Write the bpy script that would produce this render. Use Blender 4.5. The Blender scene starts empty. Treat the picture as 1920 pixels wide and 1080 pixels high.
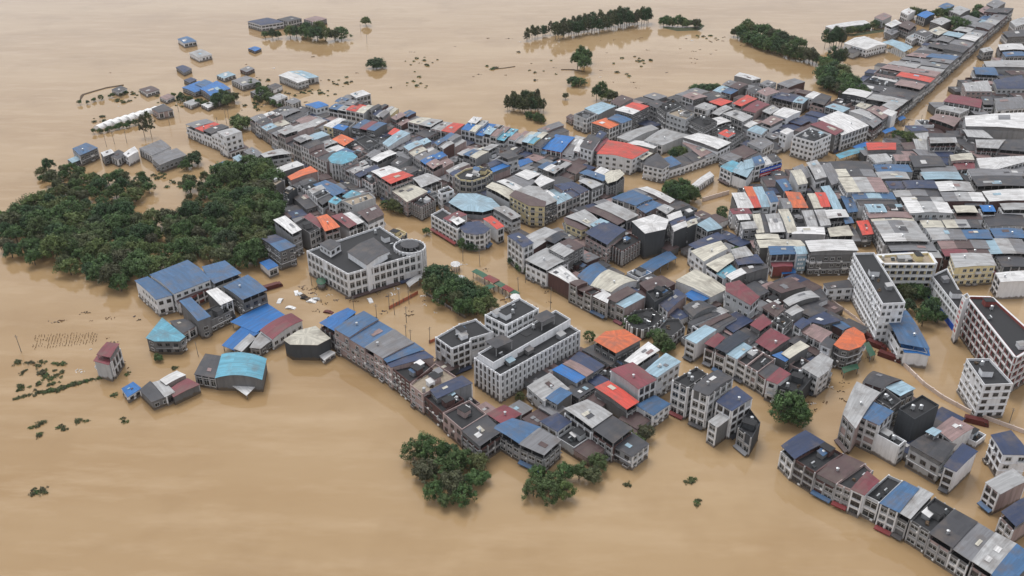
import bpy, math, random
from mathutils import Vector, Matrix
random.seed(7)
R = math.radians
# ---------------------------------------------------------------- camera, sky, sun, exposure
scene = bpy.context.scene
COL = scene.collection
CAM_H, PITCH, FPX = 200.0, R(29.5), 1700.0          # metres, downward tilt, focal length in photo pixels (1920 wide)
cam = bpy.data.cameras.new('camera'); camo = bpy.data.objects.new('camera', cam); COL.objects.link(camo)
camo.location = (0, 0, CAM_H); camo.rotation_euler = (math.pi/2 - PITCH, 0, 0)
cam.sensor_width = 36.0; cam.lens = 36.0*FPX/1920.0; cam.clip_start = 1.0; cam.clip_end = 20000
scene.camera = camo
SUN_EL, SUN_AZ = R(64), R(-150)                      # bright part of the overcast: ahead and to the left
world = bpy.data.worlds.new('World'); scene.world = world; world.use_nodes = True
nt = world.node_tree; nt.nodes.clear()
sky = nt.nodes.new('ShaderNodeTexSky'); sky.sky_type = 'NISHITA'; sky.sun_disc = False
sky.sun_elevation = SUN_EL; sky.sun_rotation = R(180) - SUN_AZ; sky.air_density = 1.0; sky.dust_density = 1.5; sky.ozone_density = 1.0
hs = nt.nodes.new('ShaderNodeHueSaturation'); hs.inputs['Saturation'].default_value = 0.22
bgn = nt.nodes.new('ShaderNodeBackground'); bgn.inputs['Strength'].default_value = 0.15
wo = nt.nodes.new('ShaderNodeOutputWorld')
veil = nt.nodes.new('ShaderNodeMix'); veil.data_type = 'RGBA'; veil.inputs[0].default_value = 0.70   # even cloud cover over the clear sky
veil.inputs[7].default_value = (4.6, 4.6, 4.7, 1)
nt.links.new(sky.outputs[0], hs.inputs['Color']); nt.links.new(hs.outputs[0], veil.inputs[6]); nt.links.new(veil.outputs[2], bgn.inputs['Color']); nt.links.new(bgn.outputs[0], wo.inputs['Surface'])
sun = bpy.data.lights.new('sun', 'SUN'); sun.energy = 1.5; sun.angle = R(30); sun.color = (1.0, 0.97, 0.93)
suno = bpy.data.objects.new('sun', sun); COL.objects.link(suno)
sd = Vector((math.sin(SUN_AZ)*math.cos(SUN_EL), -math.cos(SUN_AZ)*math.cos(SUN_EL), math.sin(SUN_EL)))
suno.rotation_euler = sd.to_track_quat('Z', 'Y').to_euler(); suno.location = sd*400
vs = scene.view_settings; vs.view_transform = 'Standard'; vs.look = 'None'; vs.gamma = 1.0; vs.use_curve_mapping = False
vs.exposure = 0.33
scene.render.engine = 'CYCLES'
cy = scene.cycles; cy.max_bounces = 6; cy.diffuse_bounces = 3; cy.glossy_bounces = 2; cy.transmission_bounces = 2; cy.volume_bounces = 0

# ---------------------------------------------------------------- photo pixel -> place
CP, SP = math.cos(PITCH), math.sin(PITCH)
def at(px, py, z=0.0):
    u = (px-960.0)/FPX; v = (py-540.0)/FPX
    k = (CAM_H - z)/(SP + v*CP)
    return Vector((u*k, (CP - v*SP)*k, z))
def depth(p): return p.y*CP + (CAM_H - p.z)*SP

# ---------------------------------------------------------------- materials
def lin(c): return tuple(((x/255.0)/12.92 if x/255.0 <= 0.04045 else ((x/255.0+0.055)/1.055)**2.4) for x in c)
MATS = {}
def nodes(name):
    m = bpy.data.materials.new(name); m.use_nodes = True
    t = m.node_tree; b = t.nodes['Principled BSDF']; return m, t, b
def N(t, kind, **kw):
    n = t.nodes.new(kind)
    for k, v in kw.items(): setattr(n, k, v)
    return n
def mix(t, fac, a, b, blend='MIX'):
    n = N(t, 'ShaderNodeMix', data_type='RGBA', blend_type=blend)
    for i, s in ((0, fac), (6, a), (7, b)):
        if hasattr(s, 'is_linked'): t.links.new(s, n.inputs[i])
        else: n.inputs[i].default_value = (tuple(s)+(1,))[:4] if isinstance(s, (tuple, list)) else s
    return n.outputs[2]
def ramp(t, src, lo, hi):
    n = N(t, 'ShaderNodeMapRange'); n.inputs[1].default_value = lo; n.inputs[2].default_value = hi
    t.links.new(src, n.inputs[0]); return n.outputs[0]
def noise(t, vec, scale, detail=3.0, rough=0.55):
    n = N(t, 'ShaderNodeTexNoise'); n.inputs['Scale'].default_value = scale; n.inputs['Detail'].default_value = detail; n.inputs['Roughness'].default_value = rough
    if vec is not None: t.links.new(vec, n.inputs['Vector'])
    return n.outputs[0]
def mapped(t, vec, sc):
    n = N(t, 'ShaderNodeMapping'); n.inputs['Scale'].default_value = sc; t.links.new(vec, n.inputs[0]); return n.outputs[0]
def scaled_color(t, col, fac):
    n = N(t, 'ShaderNodeVectorMath', operation='SCALE')
    if hasattr(col, 'is_linked'): t.links.new(col, n.inputs[0])
    else: n.inputs[0].default_value = col
    t.links.new(fac, n.inputs[3]); return n.outputs[0]
def jitter(t, col, amt):
    oi = N(t, 'ShaderNodeObjectInfo'); mr = N(t, 'ShaderNodeMapRange')
    mr.inputs[3].default_value = 1-amt; mr.inputs[4].default_value = 1+amt
    t.links.new(oi.outputs['Random'], mr.inputs[0]); return scaled_color(t, col, mr.outputs[0])

def sheet(name, rgb, rust=0.35):
    """ corrugated steel sheet: panels of slightly different age, streaks down the fall, rust and grime """
    m, t, b = nodes(name); c = lin(rgb)
    uv = N(t, 'ShaderNodeUVMap'); geo = N(t, 'ShaderNodeNewGeometry')
    sx = N(t, 'ShaderNodeSeparateXYZ'); t.links.new(uv.outputs[0], sx.inputs[0])
    fl = N(t, 'ShaderNodeMath', operation='FLOOR'); mu = N(t, 'ShaderNodeMath', operation='MULTIPLY'); mu.inputs[1].default_value = 0.95
    t.links.new(sx.outputs[0], mu.inputs[0]); t.links.new(mu.outputs[0], fl.inputs[0])
    fv = N(t, 'ShaderNodeMath', operation='FLOOR'); m2 = N(t, 'ShaderNodeMath', operation='MULTIPLY'); m2.inputs[1].default_value = 0.17
    t.links.new(sx.outputs[1], m2.inputs[0]); t.links.new(m2.outputs[0], fv.inputs[0])
    oi = N(t, 'ShaderNodeObjectInfo')
    cb = N(t, 'ShaderNodeCombineXYZ'); t.links.new(fl.outputs[0], cb.inputs[0]); t.links.new(fv.outputs[0], cb.inputs[1]); t.links.new(oi.outputs['Random'], cb.inputs[2])
    wn = N(t, 'ShaderNodeTexWhiteNoise', noise_dimensions='3D'); t.links.new(cb.outputs[0], wn.inputs[0])
    mr = N(t, 'ShaderNodeMapRange'); mr.inputs[3].default_value = 0.78; mr.inputs[4].default_value = 1.08; t.links.new(wn.outputs[0], mr.inputs[0])
    col = jitter(t, c, 0.10); col = scaled_color(t, col, mr.outputs[0])
    st = noise(t, mapped(t, uv.outputs[0], (1.4, 0.10, 1)), 1.0, 4, 0.65)
    col = mix(t, ramp(t, st, 0.44, 0.74), col, tuple(x*0.50+0.03 for x in c))
    bl = noise(t, geo.outputs['Position'], 0.16, 5, 0.62)
    f = ramp(t, bl, 0.48, 0.70); fm = N(t, 'ShaderNodeMath', operation='MULTIPLY'); fm.inputs[1].default_value = rust; t.links.new(f, fm.inputs[0])
    col = mix(t, fm.outputs[0], col, (0.13, 0.105, 0.09))
    t.links.new(col, b.inputs['Base Color']); b.inputs['Roughness'].default_value = 0.55; b.inputs['Specular IOR Level'].default_value = 0.35
    wv = N(t, 'ShaderNodeTexWave', wave_type='BANDS', bands_direction='X'); wv.inputs['Scale'].default_value = 1.3
    t.links.new(uv.outputs[0], wv.inputs[0]); bp = N(t, 'ShaderNodeBump'); bp.inputs['Strength'].default_value = 0.35; bp.inputs['Distance'].default_value = 0.05
    t.links.new(wv.outputs[1], bp.inputs['Height']); t.links.new(bp.outputs[0], b.inputs['Normal'])
    MATS[name] = m
def masonry(name, rgb, stain=0.45, brick=False, rough=0.85):
    """ rendered or tiled wall: rain streaks, damp patches """
    m, t, b = nodes(name); c = lin(rgb); geo = N(t, 'ShaderNodeNewGeometry')
    col = jitter(t, c, 0.12)
    if brick:
        w = noise(t, mapped(t, geo.outputs['Position'], (2.2, 2.2, 5)), 1.0, 2); col = mix(t, ramp(t, w, 0.3, 0.7), scaled_color(t, col, ramp(t, w, -1.0, 0.6)), col)
    s = noise(t, mapped(t, geo.outputs['Position'], (0.9, 0.9, 0.09)), 1.0, 5, 0.62)
    f = ramp(t, s, 0.44, 0.76); fm = N(t, 'ShaderNodeMath', operation='MULTIPLY'); fm.inputs[1].default_value = stain; t.links.new(f, fm.inputs[0])
    col = mix(t, fm.outputs[0], col, tuple(x*0.38+0.012 for x in c))
    p = noise(t, geo.outputs['Position'], 0.35, 6, 0.65); f2 = ramp(t, p, 0.5, 0.8); fm2 = N(t, 'ShaderNodeMath', operation='MULTIPLY'); fm2.inputs[1].default_value = stain*0.8; t.links.new(f2, fm2.inputs[0])
    col = mix(t, fm2.outputs[0], col, tuple(x*0.5+0.02 for x in c))
    sz = N(t, 'ShaderNodeSeparateXYZ'); t.links.new(geo.outputs['Position'], sz.inputs[0])      # mud left by the flood crest, ragged upper edge
    tn = noise(t, mapped(t, geo.outputs['Position'], (1, 1, .3)), 0.7, 4, 0.6); ad = N(t, 'ShaderNodeMath', operation='MULTIPLY_ADD'); ad.inputs[1].default_value = -2.4; t.links.new(tn, ad.inputs[0]); t.links.new(sz.outputs[2], ad.inputs[2])
    tm = N(t, 'ShaderNodeMapRange'); tm.inputs[1].default_value = 0.35; tm.inputs[2].default_value = -0.30; tm.inputs[4].default_value = 0.85; t.links.new(ad.outputs[0], tm.inputs[0])
    col = mix(t, tm.outputs[0], col, (0.115, 0.082, 0.050))
    t.links.new(col, b.inputs['Base Color']); b.inputs['Roughness'].default_value = rough; b.inputs['Specular IOR Level'].default_value = 0.25
    MATS[name] = m
def plain(name, rgb, rough=0.6, metal=0.0, jit=0.08, spec=0.4):
    m, t, b = nodes(name); t.links.new(jitter(t, lin(rgb), jit), b.inputs['Base Color'])
    b.inputs['Roughness'].default_value = rough; b.inputs['Metallic'].default_value = metal; b.inputs['Specular IOR Level'].default_value = spec
    MATS[name] = m
ROOF = {  # code: (look, colour in the photograph)
 'g': ('grey sheet-roofed', (122,123,128)), 'l': ('pale grey sheet-roofed', (170,171,173)), 'w': ('white-roofed', (216,216,217)), 'c': ('cream-roofed', (200,196,183)),
 'b': ('bright blue-roofed', (36,110,180)), 'n': ('navy-roofed', (48,62,94)), 's': ('steel-blue-roofed', (64,102,142)), 'k': ('pale blue-roofed', (150,178,194)),
 't': ('teal-roofed', (98,164,188)), 'r': ('red-roofed', (204,76,64)), 'o': ('orange-roofed', (212,108,66)), 'm': ('maroon-roofed', (124,60,70)),
 'd': ('charcoal-roofed', (66,67,73)), 'p': ('dusty pink-roofed', (146,122,121)), 'u': ('dark brown-roofed', (84,66,67)),
 'e': ('green-roofed', (46,98,74)), 'a': ('crimson-roofed', (132,46,48)),
 'f': ('dark flat-roofed', (50,51,54)), 'F': ('tan flat-roofed', (158,146,130)), 'x': ('solar-panelled', (40,48,62))}
for k, (d, c) in ROOF.items():
    if k in 'fF': masonry('roof_'+k, c, 0.55, rough=0.7)
    else: sheet('roof_'+k, c, 0.34 if k in 'wbk' else 0.58)
WALL = {'W': (224,226,230), 'G': (138,140,144), 'P': (166,148,146), 'Y': (220,206,164), 'B': (96,72,70), 'D': (70,73,77), 'C': (112,112,113), 'R': (142,78,74), 'A': (176,178,181)}
for k, c in WALL.items(): masonry('wall_'+k, c, 0.36 if k in 'WYA' else 0.62, brick=(k in 'BR'))
masonry('trim_white', (220,221,224), 0.3); masonry('trim_grey', (164,164,166), 0.4); plain('trim_dark', (96,88,88), 0.8); plain('trim_red', (150,74,70), 0.8)
plain('window_frame', (190,190,190), 0.5)
m, t, b = nodes('glass'); oi = N(t, 'ShaderNodeObjectInfo'); geo = N(t, 'ShaderNodeNewGeometry')
gn = noise(t, geo.outputs['Position'], 0.8, 1); t.links.new(mix(t, ramp(t, gn, 0.4, 0.68), (0.012,0.015,0.018), (0.06,0.07,0.075)), b.inputs['Base Color'])
b.inputs['Roughness'].default_value = 0.12; MATS['glass'] = m
plain('dark_void', (26,25,25), 0.9); plain('steel', (150,152,155), 0.35, 0.7); plain('tank', (200,203,206), 0.3, 0.5); plain('pole', (120,116,110), 0.8)
plain('mud', (150,128,100), 0.9); plain('debris', (88,74,60), 0.9, jit=0.3); plain('tarp_blue', (20,84,190), 0.5); plain('tarp_green', (40,128,92), 0.6); plain('tarp_red', (176,40,44), 0.6)
plain('white_paint', (225,225,225), 0.5); plain('timber', (98,72,52), 0.85); plain('vehicle_red', (88,36,34), 0.5); plain('green_sheet', (44,150,88), 0.5)
plain('fence_red', (186,110,84), 0.7); plain('wall_pale', (206,190,180), 0.85)

def leafmat(name, a, c, d):
    m, t, b = nodes(name); geo = N(t, 'ShaderNodeNewGeometry'); oi = N(t, 'ShaderNodeObjectInfo')
    n1 = noise(t, geo.outputs['Position'], 0.45, 3, 0.6)
    col = mix(t, ramp(t, n1, 0.36, 0.64), a, c); col = mix(t, ramp(t, oi.outputs['Random'], 0.55, 1.0), col, d)
    at_ = N(t, 'ShaderNodeAttribute', attribute_name='clump'); mr = N(t, 'ShaderNodeMapRange'); mr.inputs[3].default_value = 0.75; mr.inputs[4].default_value = 1.65
    t.links.new(at_.outputs['Fac'], mr.inputs[0]); col = scaled_color(t, col, mr.outputs[0])
    t.links.new(col, b.inputs['Base Color']); b.inputs['Roughness'].default_value = 0.65; b.inputs['Specular IOR Level'].default_value = 0.25
    MATS[name] = m
leafmat('leaf_broad', (0.036,0.072,0.026), (0.078,0.130,0.046), (0.070,0.098,0.040))
leafmat('leaf_dark', (0.026,0.056,0.026), (0.052,0.094,0.040), (0.045,0.066,0.036))
leafmat('leaf_light', (0.060,0.092,0.030), (0.115,0.150,0.052), (0.095,0.105,0.045))
leafmat('leaf_olive', (0.050,0.064,0.030), (0.092,0.104,0.050), (0.072,0.072,0.045))
plain('bark', (92,80,68), 0.9); plain('bark_pale', (128,118,106), 0.85)

# flood water: opaque silt, a smooth skin that mirrors sky and buildings
m, t, b = nodes('flood_water'); geo = N(t, 'ShaderNodeNewGeometry')
wp = N(t, 'ShaderNodeMapping'); wp.inputs['Rotation'].default_value = (0, 0, 0.5); wp.inputs['Scale'].default_value = (0.25, 1.0, 1); t.links.new(geo.outputs['Position'], wp.inputs[0])
w1 = noise(t, wp.outputs[0], 0.012, 5, 0.6); w2 = noise(t, wp.outputs[0], 0.09, 5, 0.65); w3 = noise(t, geo.outputs['Position'], 0.02, 4, 0.6)
col = mix(t, ramp(t, w1, 0.35, 0.66), (0.318,0.204,0.098), (0.398,0.280,0.158)); col = mix(t, ramp(t, w2, 0.48, 0.80), col, (0.430,0.308,0.184)); col = mix(t, ramp(t, w3, 0.50, 0.85), col, (0.282,0.180,0.086))
t.links.new(col, b.inputs['Base Color']); b.inputs['IOR'].default_value = 1.42; b.inputs['Specular IOR Level'].default_value = 0.5
rr = N(t, 'ShaderNodeMapRange'); rr.inputs[1].default_value = .4; rr.inputs[2].default_value = .65; rr.inputs[3].default_value = .045; rr.inputs[4].default_value = .075; t.links.new(w1, rr.inputs[0]); t.links.new(rr.outputs[0], b.inputs['Roughness'])
n1 = noise(t, mapped(t, geo.outputs['Position'], (0.7, 1.4, 1)), 0.35, 6, 0.7); bp = N(t, 'ShaderNodeBump'); bp.inputs['Strength'].default_value = 0.13; bp.inputs['Distance'].default_value = 0.07
t.links.new(n1, bp.inputs['Height']); t.links.new(bp.outputs[0], b.inputs['Normal']); MATS['flood_water'] = m

# ---------------------------------------------------------------- mesh helpers
class MB:
    def __init__(s): s.v=[]; s.f=[]; s.m=[]; s.uv=[]
    def face(s, pts, mi=0, uv=None):
        n = len(s.v); s.v += [tuple(p) for p in pts]; s.f.append(tuple(range(n, n+len(pts)))); s.m.append(mi); s.uv.append(uv)
    def prism(s, poly, z0, z1, mi=0, top=True, bottom=False):
        n = len(poly)
        for i in range(n):
            a, b = poly[i], poly[(i+1)%n]
            s.face([(a[0],a[1],z0),(b[0],b[1],z0),(b[0],b[1],z1),(a[0],a[1],z1)], mi)
        if top: s.face([(p[0],p[1],z1) for p in poly], mi)
        if bottom: s.face([(p[0],p[1],z0) for p in reversed(poly)], mi)
    def box(s, o, ax, ay, lx, ly, z0, z1, mi=0):
        """ box whose base spans o + ax*lx, ay*ly (2d unit vectors) """
        p = [(o[0]+ax[0]*i*lx+ay[0]*j*ly, o[1]+ax[1]*i*lx+ay[1]*j*ly) for i, j in ((0,0),(1,0),(1,1),(0,1))]
        if (p[1][0]-p[0][0])*(p[2][1]-p[1][1])-(p[1][1]-p[0][1])*(p[2][0]-p[1][0]) < 0: p.reverse()
        s.prism(p, z0, z1, mi, True, True)
    def cyl(s, c, r, z0, z1, n=10, mi=0, r1=None):
        r1 = r if r1 is None else r1
        a = [(c[0]+r*math.cos(2*math.pi*i/n), c[1]+r*math.sin(2*math.pi*i/n), z0) for i in range(n)]
        b = [(c[0]+r1*math.cos(2*math.pi*i/n), c[1]+r1*math.sin(2*math.pi*i/n), z1) for i in range(n)]
        for i in range(n): s.face([a[i], a[(i+1)%n], b[(i+1)%n], b[i]], mi)
        s.face(b, mi)
    def tube(s, p, q, r, n=5, mi=0, r1=None):
        p = Vector(p); q = Vector(q); d = (q-p).normalized(); r1 = r if r1 is None else r1
        u = d.orthogonal().normalized(); w = d.cross(u)
        a = [p+(u*math.cos(2*math.pi*i/n)+w*math.sin(2*math.pi*i/n))*r for i in range(n)]
        b = [q+(u*math.cos(2*math.pi*i/n)+w*math.sin(2*math.pi*i/n))*r1 for i in range(n)]
        for i in range(n): s.face([a[i], a[(i+1)%n], b[(i+1)%n], b[i]], mi)
        s.face(b, mi)
    def mesh(s, name, mats):
        me = bpy.data.meshes.new(name); me.from_pydata(s.v, [], s.f)
        for k in mats: me.materials.append(MATS[k])
        if len(mats) > 1: me.polygons.foreach_set('material_index', s.m)
        if any(u is not None for u in s.uv):
            L = me.uv_layers.new(name='UVMap'); flat = []
            for f, u in zip(s.f, s.uv):
                for i in range(len(f)): flat += list(u[i]) if u is not None else [0.0, 0.0]
            L.data.foreach_set('uv', flat)
        me.update(); return me
    def build(s, name, mats, parent=None, base=(0,0,0)):
        if not s.f: return None
        if any(base): s.v = [(x-base[0], y-base[1], z-base[2]) for x, y, z in s.v]
        o = bpy.data.objects.new(name, s.mesh(name, [mats] if isinstance(mats, str) else mats)); COL.objects.link(o)
        o.parent = parent
        if parent is None and any(base): o.location = base
        return o
def empty(name, loc):
    o = bpy.data.objects.new(name, None); COL.objects.link(o); o.location = loc; o.empty_display_size = 1.0; return o
def tag(o, label, cat, group=None):
    o['label'] = label; o['category'] = cat
    if group: o['group'] = group
def child(name, me, parent, loc, rz=0.0, sc=(1,1,1)):
    o = bpy.data.objects.new(name, me); COL.objects.link(o); o.parent = parent; o.location = loc; o.rotation_euler = (0,0,rz); o.scale = sc; return o
ORD = ['zeroth','first','second','third','fourth','fifth','sixth','seventh','eighth','ninth','tenth','eleventh','twelfth','thirteenth','fourteenth','fifteenth','sixteenth','seventeenth','eighteenth','nineteenth','twentieth']

# ---------------------------------------------------------------- the flood
wm = MB(); wm.face([(-9000,-3000,0),(9000,-3000,0),(9000,16000,0),(-9000,16000,0)])
wo_ = wm.build('flood_water', 'flood_water'); wo_['kind'] = 'structure'
gm = MB(); gm.face([(-9000,-3000,-3),(9000,-3000,-3),(9000,16000,-3),(-9000,16000,-3)])
go_ = gm.build('ground', 'mud'); go_['kind'] = 'structure'
# ---------------------------------------------------------------- windows
def window_mesh(kind):
    b = MB(); ff = 0.09 if kind else 0.06
    def bx(x0,x1,z0,z1,y0,y1,mi):
        b.face([(x0,y0,z0),(x1,y0,z0),(x1,y0,z1),(x0,y0,z1)], mi)
        b.face([(x0,y1,z0),(x0,y0,z0),(x0,y0,z1),(x0,y1,z1)], mi); b.face([(x1,y0,z0),(x1,y1,z0),(x1,y1,z1),(x1,y0,z1)], mi)
        b.face([(x0,y0,z1),(x1,y0,z1),(x1,y1,z1),(x0,y1,z1)], mi); b.face([(x0,y1,z0),(x1,y1,z0),(x1,y0,z0),(x0,y0,z0)], mi)
    bx(-.5,.5,-.5,-.5+ff,-.10,0,0); bx(-.5,.5,.5-ff,.5,-.10,0,0); bx(-.5,-.5+ff*.7,-.5+ff,.5-ff,-.07,0,0); bx(.5-ff*.7,.5,-.5+ff,.5-ff,-.07,0,0)
    bx(-.02,.02,-.5+ff,.5-ff,-.05,0,0)
    if kind: bx(-.5+ff*.7,-.02,.18,.22,-.05,0,0); bx(.02,.5-ff*.7,.18,.22,-.05,0,0)
    b.face([(-.47,-.012,-.47),(.47,-.012,-.47),(.47,-.012,.47),(-.47,-.012,.47)], 1)
    return b
WT = [window_mesh(0), window_mesh(1)]
WM = [[w.mesh('window', [fr, 'glass']) for fr in ('window_frame', 'trim_dark')] for w in WT]
def add_window(acc, near, root, base, c, z, rz, w, h, kind, fr):
    if near:
        child('window', WM[kind][fr], root, (c[0]-base[0], c[1]-base[1], z), rz, (w, 1.6, h))
    else:
        T = WT[0]; cs, sn = math.cos(rz), math.sin(rz); n = len(acc.v)
        acc.v += [(c[0]+x*w*cs-y*1.6*sn, c[1]+x*w*sn+y*1.6*cs, z+q*h) for x, y, q in T.v]
        acc.f += [tuple(i+n for i in f) for f in T.f]; acc.m += T.m; acc.uv += [None]*len(T.f)

def area2(p): return sum(p[i].x*p[(i+1)%len(p)].y - p[(i+1)%len(p)].x*p[i].y for i in range(len(p)))
def inset(poly, d):
    """ move every edge of a CCW polygon inwards by d (negative = outwards) """
    n = len(poly); out = []
    for i in range(n):
        a, b, c = poly[i-1], poly[i], poly[(i+1)%n]
        e1 = (b-a).normalized(); e2 = (c-b).normalized(); n1 = Vector((-e1.y, e1.x)); n2 = Vector((-e2.y, e2.x))
        k = n1+n2; den = max(0.35, 1+n1.dot(n2)); out.append(b + k*(d/den))
    return out

# ---------------------------------------------------------------- one house
class House: pass
HOUSES = []
def facade(hs, A, B, zt, style, near, acc, fra, void):
    d = B-A; L = d.length
    if L < 1.6: return
    d = d/L; n = Vector((d.y, -d.x)); rz = math.atan2(d.y, d.x); rng = hs.rng; base = hs.base
    ns = max(1, int(round((zt-0.7)/hs.sh))); sh = (zt-0.7)/ns; bays = max(1, int(round(L/hs.bay))); bw = L/bays
    fr = 0 if rng.random() < .7 else 1
    if style == 'C':     # open galleries behind solid parapets
        for s in range(ns):
            z = s*sh+0.5
            fra.box(A-n*0.05, d, n, L, .55 if hs.wall == 'R' else 1.1, z-0.18, z+(.40 if hs.wall == 'R' else .8), 0)
            for i in range(bays):
                c = A+d*(bw*(i+.5)); add_window(acc, near, hs.hang, base, c+n*0.01, z+sh*0.55, rz, bw*0.62, sh*0.5, 1, 1)
        for i in range(bays+1):
            c = A+d*min(max(bw*i-.15, 0), L-.3); fra.box(c+n*(.3 if hs.wall == 'R' else .8), d, n, .3, .36, -1, zt-0.1, 0)
        fra.box(A-n*0.05, d, n, L, .75 if hs.wall == 'R' else 1.25, zt-0.5, zt+0.05, 0)
        return
    for s in range(ns):
        z0 = s*sh+0.35
        for i in range(bays):
            c = A+d*(bw*(i+.5))
            if style == 'B':
                if rng.random() < 0.06: continue
                add_window(acc, near, hs.hang, base, c+n*0.012, z0+sh*.5, rz, max(.8, bw-0.62), sh-1.0, 1, fr)
            elif style == 'S':
                add_window(acc, near, hs.hang, base, c+n*0.012, z0+sh*.5, rz, min(.9, bw*.5), sh*.72, 0, fr)
            else:
                if rng.random() < 0.10: continue
                add_window(acc, near, hs.hang, base, c+n*0.012, z0+sh*.52, rz, min(1.9, bw*.56), min(1.7, sh*.52), 0 if rng.random() < .5 else 1, fr)
        if style in 'PB' and (hs.Z < 620 or hs.dp):
            for i in range(bays):
                c = A+d*(bw*(i+.5)); r_ = rng.random()
                if style == 'P' and r_ < (.6 if hs.dp else .16) and hs.plain:
                    fra.box(c-d*1.1, d, n, 2.2, .95, z0-.1, z0+.06, 0); fra.box(c-d*1.1+n*.85, d, n, 2.2, .1, z0+.06, z0+.95, 0)
                    for e_ in (-1.1, 1.0): fra.box(c+d*e_, d, n, .1, .85, z0+.06, z0+.95, 0)
                if rng.random() < .22: hs.ac.box(c+d*rng.uniform(.6, 1.0), d, n, .85, .38, z0+.05, z0+.62, 0)
        if style == 'B': fra.box(A+d*.02, d, n, L-.04, .34, z0-.36, z0+.22, 0)
        elif style == 'P' and rng.random() < .7: fra.box(A+d*.02, d, n, L-.04, .22, z0-.25, z0-.08, 0)
    if style in 'BS':
        for i in range(bays+1):
            c = A+d*min(max(bw*i-.2, 0.02), L-.42); fra.box(c, d, n, .40, .46, -1, zt+(.7 if hs.dp else -.05), 0)

def roof_sheet(hs, q, axis, cols, rise, vault, thick=0.12):
    """ q: 4 points (CCW) of the eaves at z ; sheets fall along 'axis' (0: q0->q1, 1: q1->q2), ridge across the middle """
    if axis == 1: q = [q[1], q[2], q[3], q[0]]
    a0, a1, b1, b0 = q[0], q[1], q[2], q[3]
    nseg = (8 if vault else 2); nseg = max(nseg, 2*len(cols)) if len(cols) > 1 else nseg
    if len(cols) == 3: nseg = 6 if not vault else 9
    mb = MB(); z = hs.h; W = (b0-a0).length; Lx = (a1-a0).length
    P = []
    for i in range(nseg+1):
        t = i/nseg; s = abs(2*t-1)
        zz = rise*((1-s*s) if vault else (1-s))
        A = a0.lerp(a1, t); B = b0.lerp(b1, t)
        P.append((Vector((A.x, A.y, z+zz)), Vector((B.x, B.y, z+zz)), t*Lx))
    dz = Vector((0, 0, thick))
    for i in range(nseg):
        (A, B, u), (A2, B2, u2) = P[i], P[i+1]
        mi = min(len(cols)-1, int((i+.5)/nseg*len(cols)))
        mb.face([A, A2, B2, B], mi, [(0,u),(0,u2),(W,u2),(W,u)])
        mb.face([A-dz, B-dz, B2-dz, A2-dz], mi, [(0,u),(W,u),(W,u2),(0,u2)])
        mb.face([A-dz, A2-dz, A2, A], mi, [(0,u)]*4); mb.face([B2-dz, B-dz, B, B2], mi, [(0,u)]*4)
    mb.face([P[0][0]-dz, P[0][0], P[0][1], P[0][1]-dz], 0, [(0,0)]*4)
    mb.face([P[-1][0], P[-1][0]-dz, P[-1][1]-dz, P[-1][1]], len(cols)-1, [(0,0)]*4)
    return mb

def rect_in(poly, rng, lx, ly, d, margin=0.6):
    """ a spot for a lx x ly box aligned with d inside the (convex) polygon """
    c = sum(poly, Vector((0,0)))/len(poly); n = Vector((-d.y, d.x))
    for _ in range(14):
        w_ = [rng.random()**2.2 for _v in poly]; sw = sum(w_); p = sum((v*(k_/sw) for v, k_ in zip(poly, w_)), Vector((0,0)))
        ok = True
        for i, j in ((0,0),(1,0),(1,1),(0,1)):
            k = p+d*(i*lx)+n*(j*ly)
            for e in range(len(poly)):
                a, b = poly[e], poly[(e+1)%len(poly)]; ed = (b-a).normalized()
                if ed.x*(k.y-a.y)-ed.y*(k.x-a.x) < margin: ok = False; break
            if not ok: break
        if ok: return p
    return None

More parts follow.
